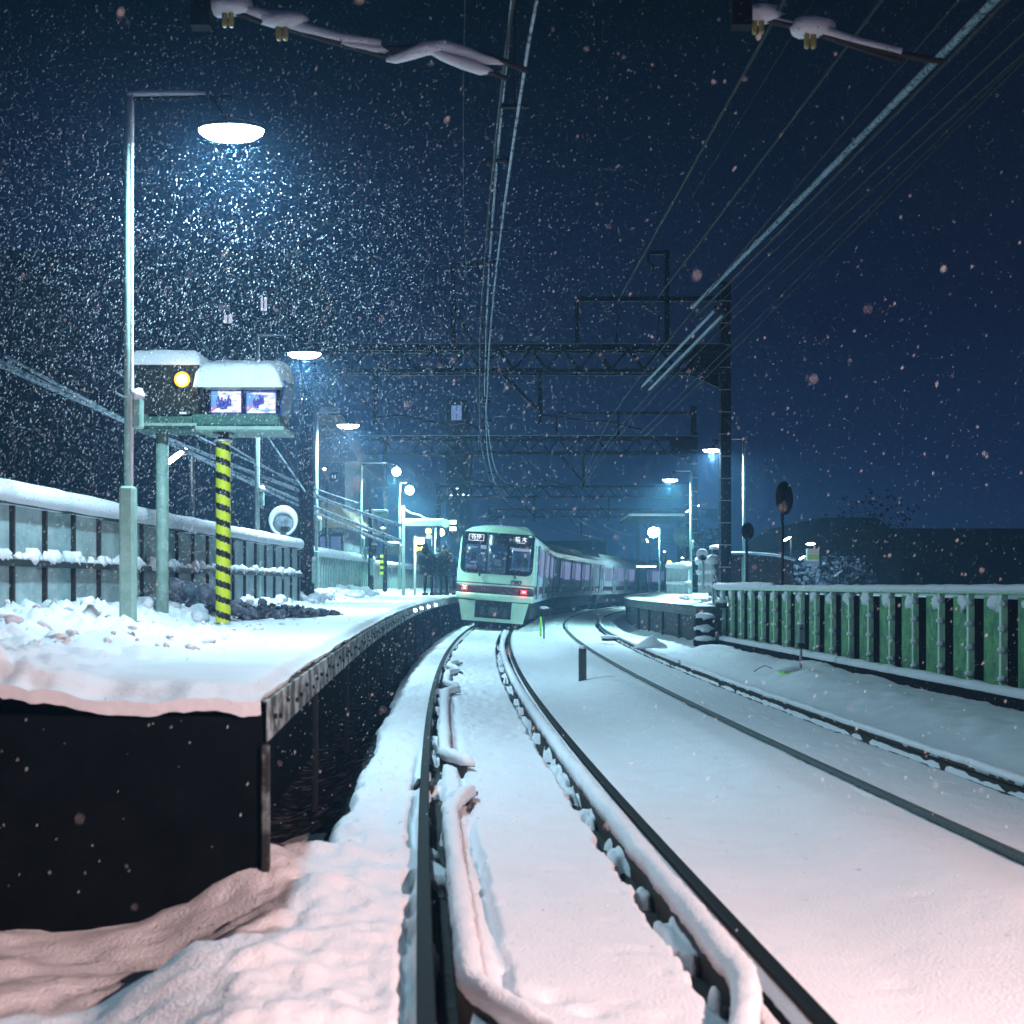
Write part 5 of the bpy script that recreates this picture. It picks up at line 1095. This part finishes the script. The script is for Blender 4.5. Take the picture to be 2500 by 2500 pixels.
# street lamps and lit fittings around
def small_lamp(label, x, y_, Y, w_, ang, grp='small street lights in the background', hgt=None, em=None):
    p = at(x, y_, Y); t = thing('street_light', label, 'street light', (p.x, p.y, 0.6), 0, grp); h_ = p.z - .6
    b = MB(); M = Matrix.Rotation(-ang, 3, 'Y'); b.lathe([(w_ * .25, -.04), (w_ * .5, 0), (w_ * .25, .04)], 12, (0, 0, h_), M, 1, .4); b.build('lens', em or LAMPC, t, True)
    b = MB(); b.tube([(w_ * .5, .12, 0), (w_ * .5, .12, h_ + .12)], .05, 6); b.tube([(w_ * .5, .12, h_ + .1), (0, .06, h_ + .05)], .03, 6); b.build('pole', DARK, t, True)
small_lamp('slanting street light behind the rusty mirror post', 1921, 1316, 50, .40, R(28)); small_lamp('slanting street light lower left of the lit notice board', 1958, 1362, 58, .34, R(28))
small_lamp('flat street light above the lit notice board', 1979, 1328, 45, .36, R(3)); small_lamp('slanting bright tube light at the left edge below the signal box', 425, 1118, 30, .85, R(38))
small_lamp('small slanted light left of the thin pale lamp post', 869, 1289, 60, .34, R(38)); small_lamp('tiny slanted light left of the right lamp post', 1681, 1247, 70, .36, R(28)); small_lamp('tiny round light right of the right lamp post', 1703, 1236, 75, .24, R(30))
small_lamp('small bright light low on the far right platform', 1668, 1362, 72, .22, R(0)); small_lamp('small light above the low blue house', 792, 1145, 44, .12, 0); small_lamp('faint light of the far tan house', 1622, 1347, 80, .15, 0); small_lamp('tiny light under the canopy left of the white glow', 1580, 1320, 84, .28, R(-70))
for k, (x, y_) in enumerate(((1098, 1190), (1116, 1192), (1101, 1210), (1117, 1209), (1131, 1208), (1145, 1210))):
    p = at(x, y_, 115); b = MB(); b.lathe([(.04, -.1), (.14, 0), (.04, .1)], 10); o = b.build('far_light', emat('far_blue_%d' % k, (.7, .85, 1), 5), None, True); o.location = p
    tag(o, 'tiny far light above the train, %s' % ('upper row, left', 'upper row, right', 'lower row, first', 'lower row, second', 'lower row, third', 'lower row, last')[k], 'light', 'tiny far lights above the train')
t = thing('notice_board', 'lit green and white notice board on a post at the right', 'notice board', at(1984, 1372, 44)); b = MB(); b.box((0, 0, 0), (.46, .10, .95), bev=.02); b.build('board', mat('board_white', (.5, .6, .6), .5), t)
for k, (z, h_, col) in enumerate(((.38, .14, (.75, .8, .85)), (.18, .18, (.45, .8, .25)), (-.10, .24, (.45, .55, .8)), (-.38, .12, (.3, .8, .4)))): 
    b = MB(); b.box((0, -.055, z), (.40, .02, h_)); b.build('notice', emat('notice_%d' % k, col, .28), t)
b = MB(); b.box((.1, .05, -1.0), (.12, .08, 1.2)); b.build('post', GALV, t)
# bushes with snow at the right edge
def bush(label, x, y_, Y, r, m, seed):
    p = at(x, y_, Y); t = thing('bush', label, 'bush', (p.x, p.y, p.z - r)); b = MB(); rnd = random.Random(seed)
    for k in range(420):
        d_ = Vector((rnd.gauss(0, 1), rnd.gauss(0, 1), rnd.gauss(0, 1))).normalized() * r * rnd.uniform(.55, 1.05); s1 = rnd.uniform(.05, .13)
        a_ = Vector((rnd.gauss(0, 1), rnd.gauss(0, 1), rnd.gauss(0, 1))).normalized() * s1; c_ = Vector((rnd.gauss(0, 1), rnd.gauss(0, 1), rnd.gauss(0, .5))).normalized() * s1; q = d_ * 1.0; q.z = q.z * .8 + r
        b.add([q - a_, q + c_, q + a_, q - c_], [(0, 1, 2, 3)])
    b.build('foliage', m, t); b = MB()
    for k in range(5): b.tube([(0, 0, 0), (rnd.uniform(-.5, .5) * r, rnd.uniform(-.5, .5) * r, r * 1.4)], [.05, .015], 6)
    b.build('stem', DARK, t)
SNB = mat('snowy_leaves', (.20, .26, .34), .9, col2=(.03, .045, .05), scale=6); DKL = mat('dark_leaves', (.02, .03, .03), .9, var=.4)
bush('snow-covered bush at the right edge behind the fence', 2060, 1405, 34, .8, SNB, 1); bush('low snowy bush behind the dark shed and fence', 1960, 1412, 38, .55, SNB, 2); bush('dark leafless-looking tree crown at the far right edge', 2130, 1290, 60, 2.4, DKL, 3); bush('dark bush over the far right platform', 1720, 1330, 60, 1.2, DKL, 4)

# ------------------------------------------------------------------ falling snow
def flakes(n, ylo, yhi, rlo, rhi, name, power=2.0, box=None):
    u = rng.random(n); Y = (ylo ** (power + 1) + u * (yhi ** (power + 1) - ylo ** (power + 1))) ** (1 / (power + 1))
    X = (rng.random(n) - .5) * .92 * Y; zlo = EYE - .40 * Y; zhi = EYE + .52 * Y; Zp = zlo + rng.random(n) * (zhi - zlo)
    if box: X = (box[0] + box[1]) / 2 + (box[1] - box[0]) * .38 * rng.standard_normal(n); Zp = box[3] - .4 - (box[3] - box[2]) * .5 * np.abs(rng.standard_normal(n)) + .5 * rng.standard_normal(n)
    keep = (Zp > .05) & (Zp < 13); X, Y, Zp = X[keep], Y[keep], Zp[keep]; n = len(X)
    r = rlo + (rhi - rlo) * rng.random(n) ** 1.8
    base = np.array([(1, 0, 0), (-1, 0, 0), (0, 1, 0), (0, -1, 0), (.3, 0, 2.6), (-.3, 0, -2.6)], float)
    jit = 1 + .35 * (rng.random((n, 6, 1)) - .5); off = base[None] * jit; sl = .35 + .4 * rng.random(n)
    off[:, :, 0] += off[:, :, 2] * sl[:, None] * .45
    V = np.stack([X, Y, Zp], 1)[:, None, :] + off * r[:, None, None]
    Fq = np.array([(0, 2, 4), (2, 1, 4), (1, 3, 4), (3, 0, 4), (2, 0, 5), (1, 2, 5), (3, 1, 5), (0, 3, 5)]); Fa = (Fq[None] + 6 * np.arange(n)[:, None, None]).reshape(-1)
    me = bpy.data.meshes.new(name); me.vertices.add(n * 6); me.vertices.foreach_set('co', V.reshape(-1)); me.loops.add(len(Fa)); me.loops.foreach_set('vertex_index', Fa.astype(np.int32))
    me.polygons.add(n * 8); me.polygons.foreach_set('loop_start', np.arange(0, n * 24, 3, dtype=np.int32)); me.polygons.foreach_set('use_smooth', np.ones(n * 8, bool)); me.update(calc_edges=True); me.materials.append(FLAKE)
    o = bpy.data.objects.new(name, me); COL.objects.link(o); stuff(o)
flakes(190, 1.1, 5, .0012, .0030, 'falling_snow')
flakes(100000, 5, 24, .0014, .0040, 'falling_snow')
flakes(50000, 7.5, 17, .0015, .0044, 'falling_snow', 0.0, (-5.8, -.6, 1.6, 5.7))
flakes(42000, 22, 60, .002, .0055, 'falling_snow')

# ------------------------------------------------------------------ haze
b = MB(); b.box((10, 88, 12), (230, 200, 32)); hz_ = b.build('haze', None); stuff(hz_)
hz_.data.materials.clear(); m = bpy.data.materials.new('haze'); m.use_nodes = True; tt = m.node_tree; tt.nodes.clear(); mo = tt.nodes.new('ShaderNodeOutputMaterial'); pv = tt.nodes.new('ShaderNodeVolumePrincipled')
pv.inputs['Color'].default_value = (.30, .60, 1.0, 1); pv.inputs['Density'].default_value = .0045; pv.inputs['Anisotropy'].default_value = .5
tt.links.new(pv.outputs[0], mo.inputs['Volume']); hz_.data.materials.append(m)
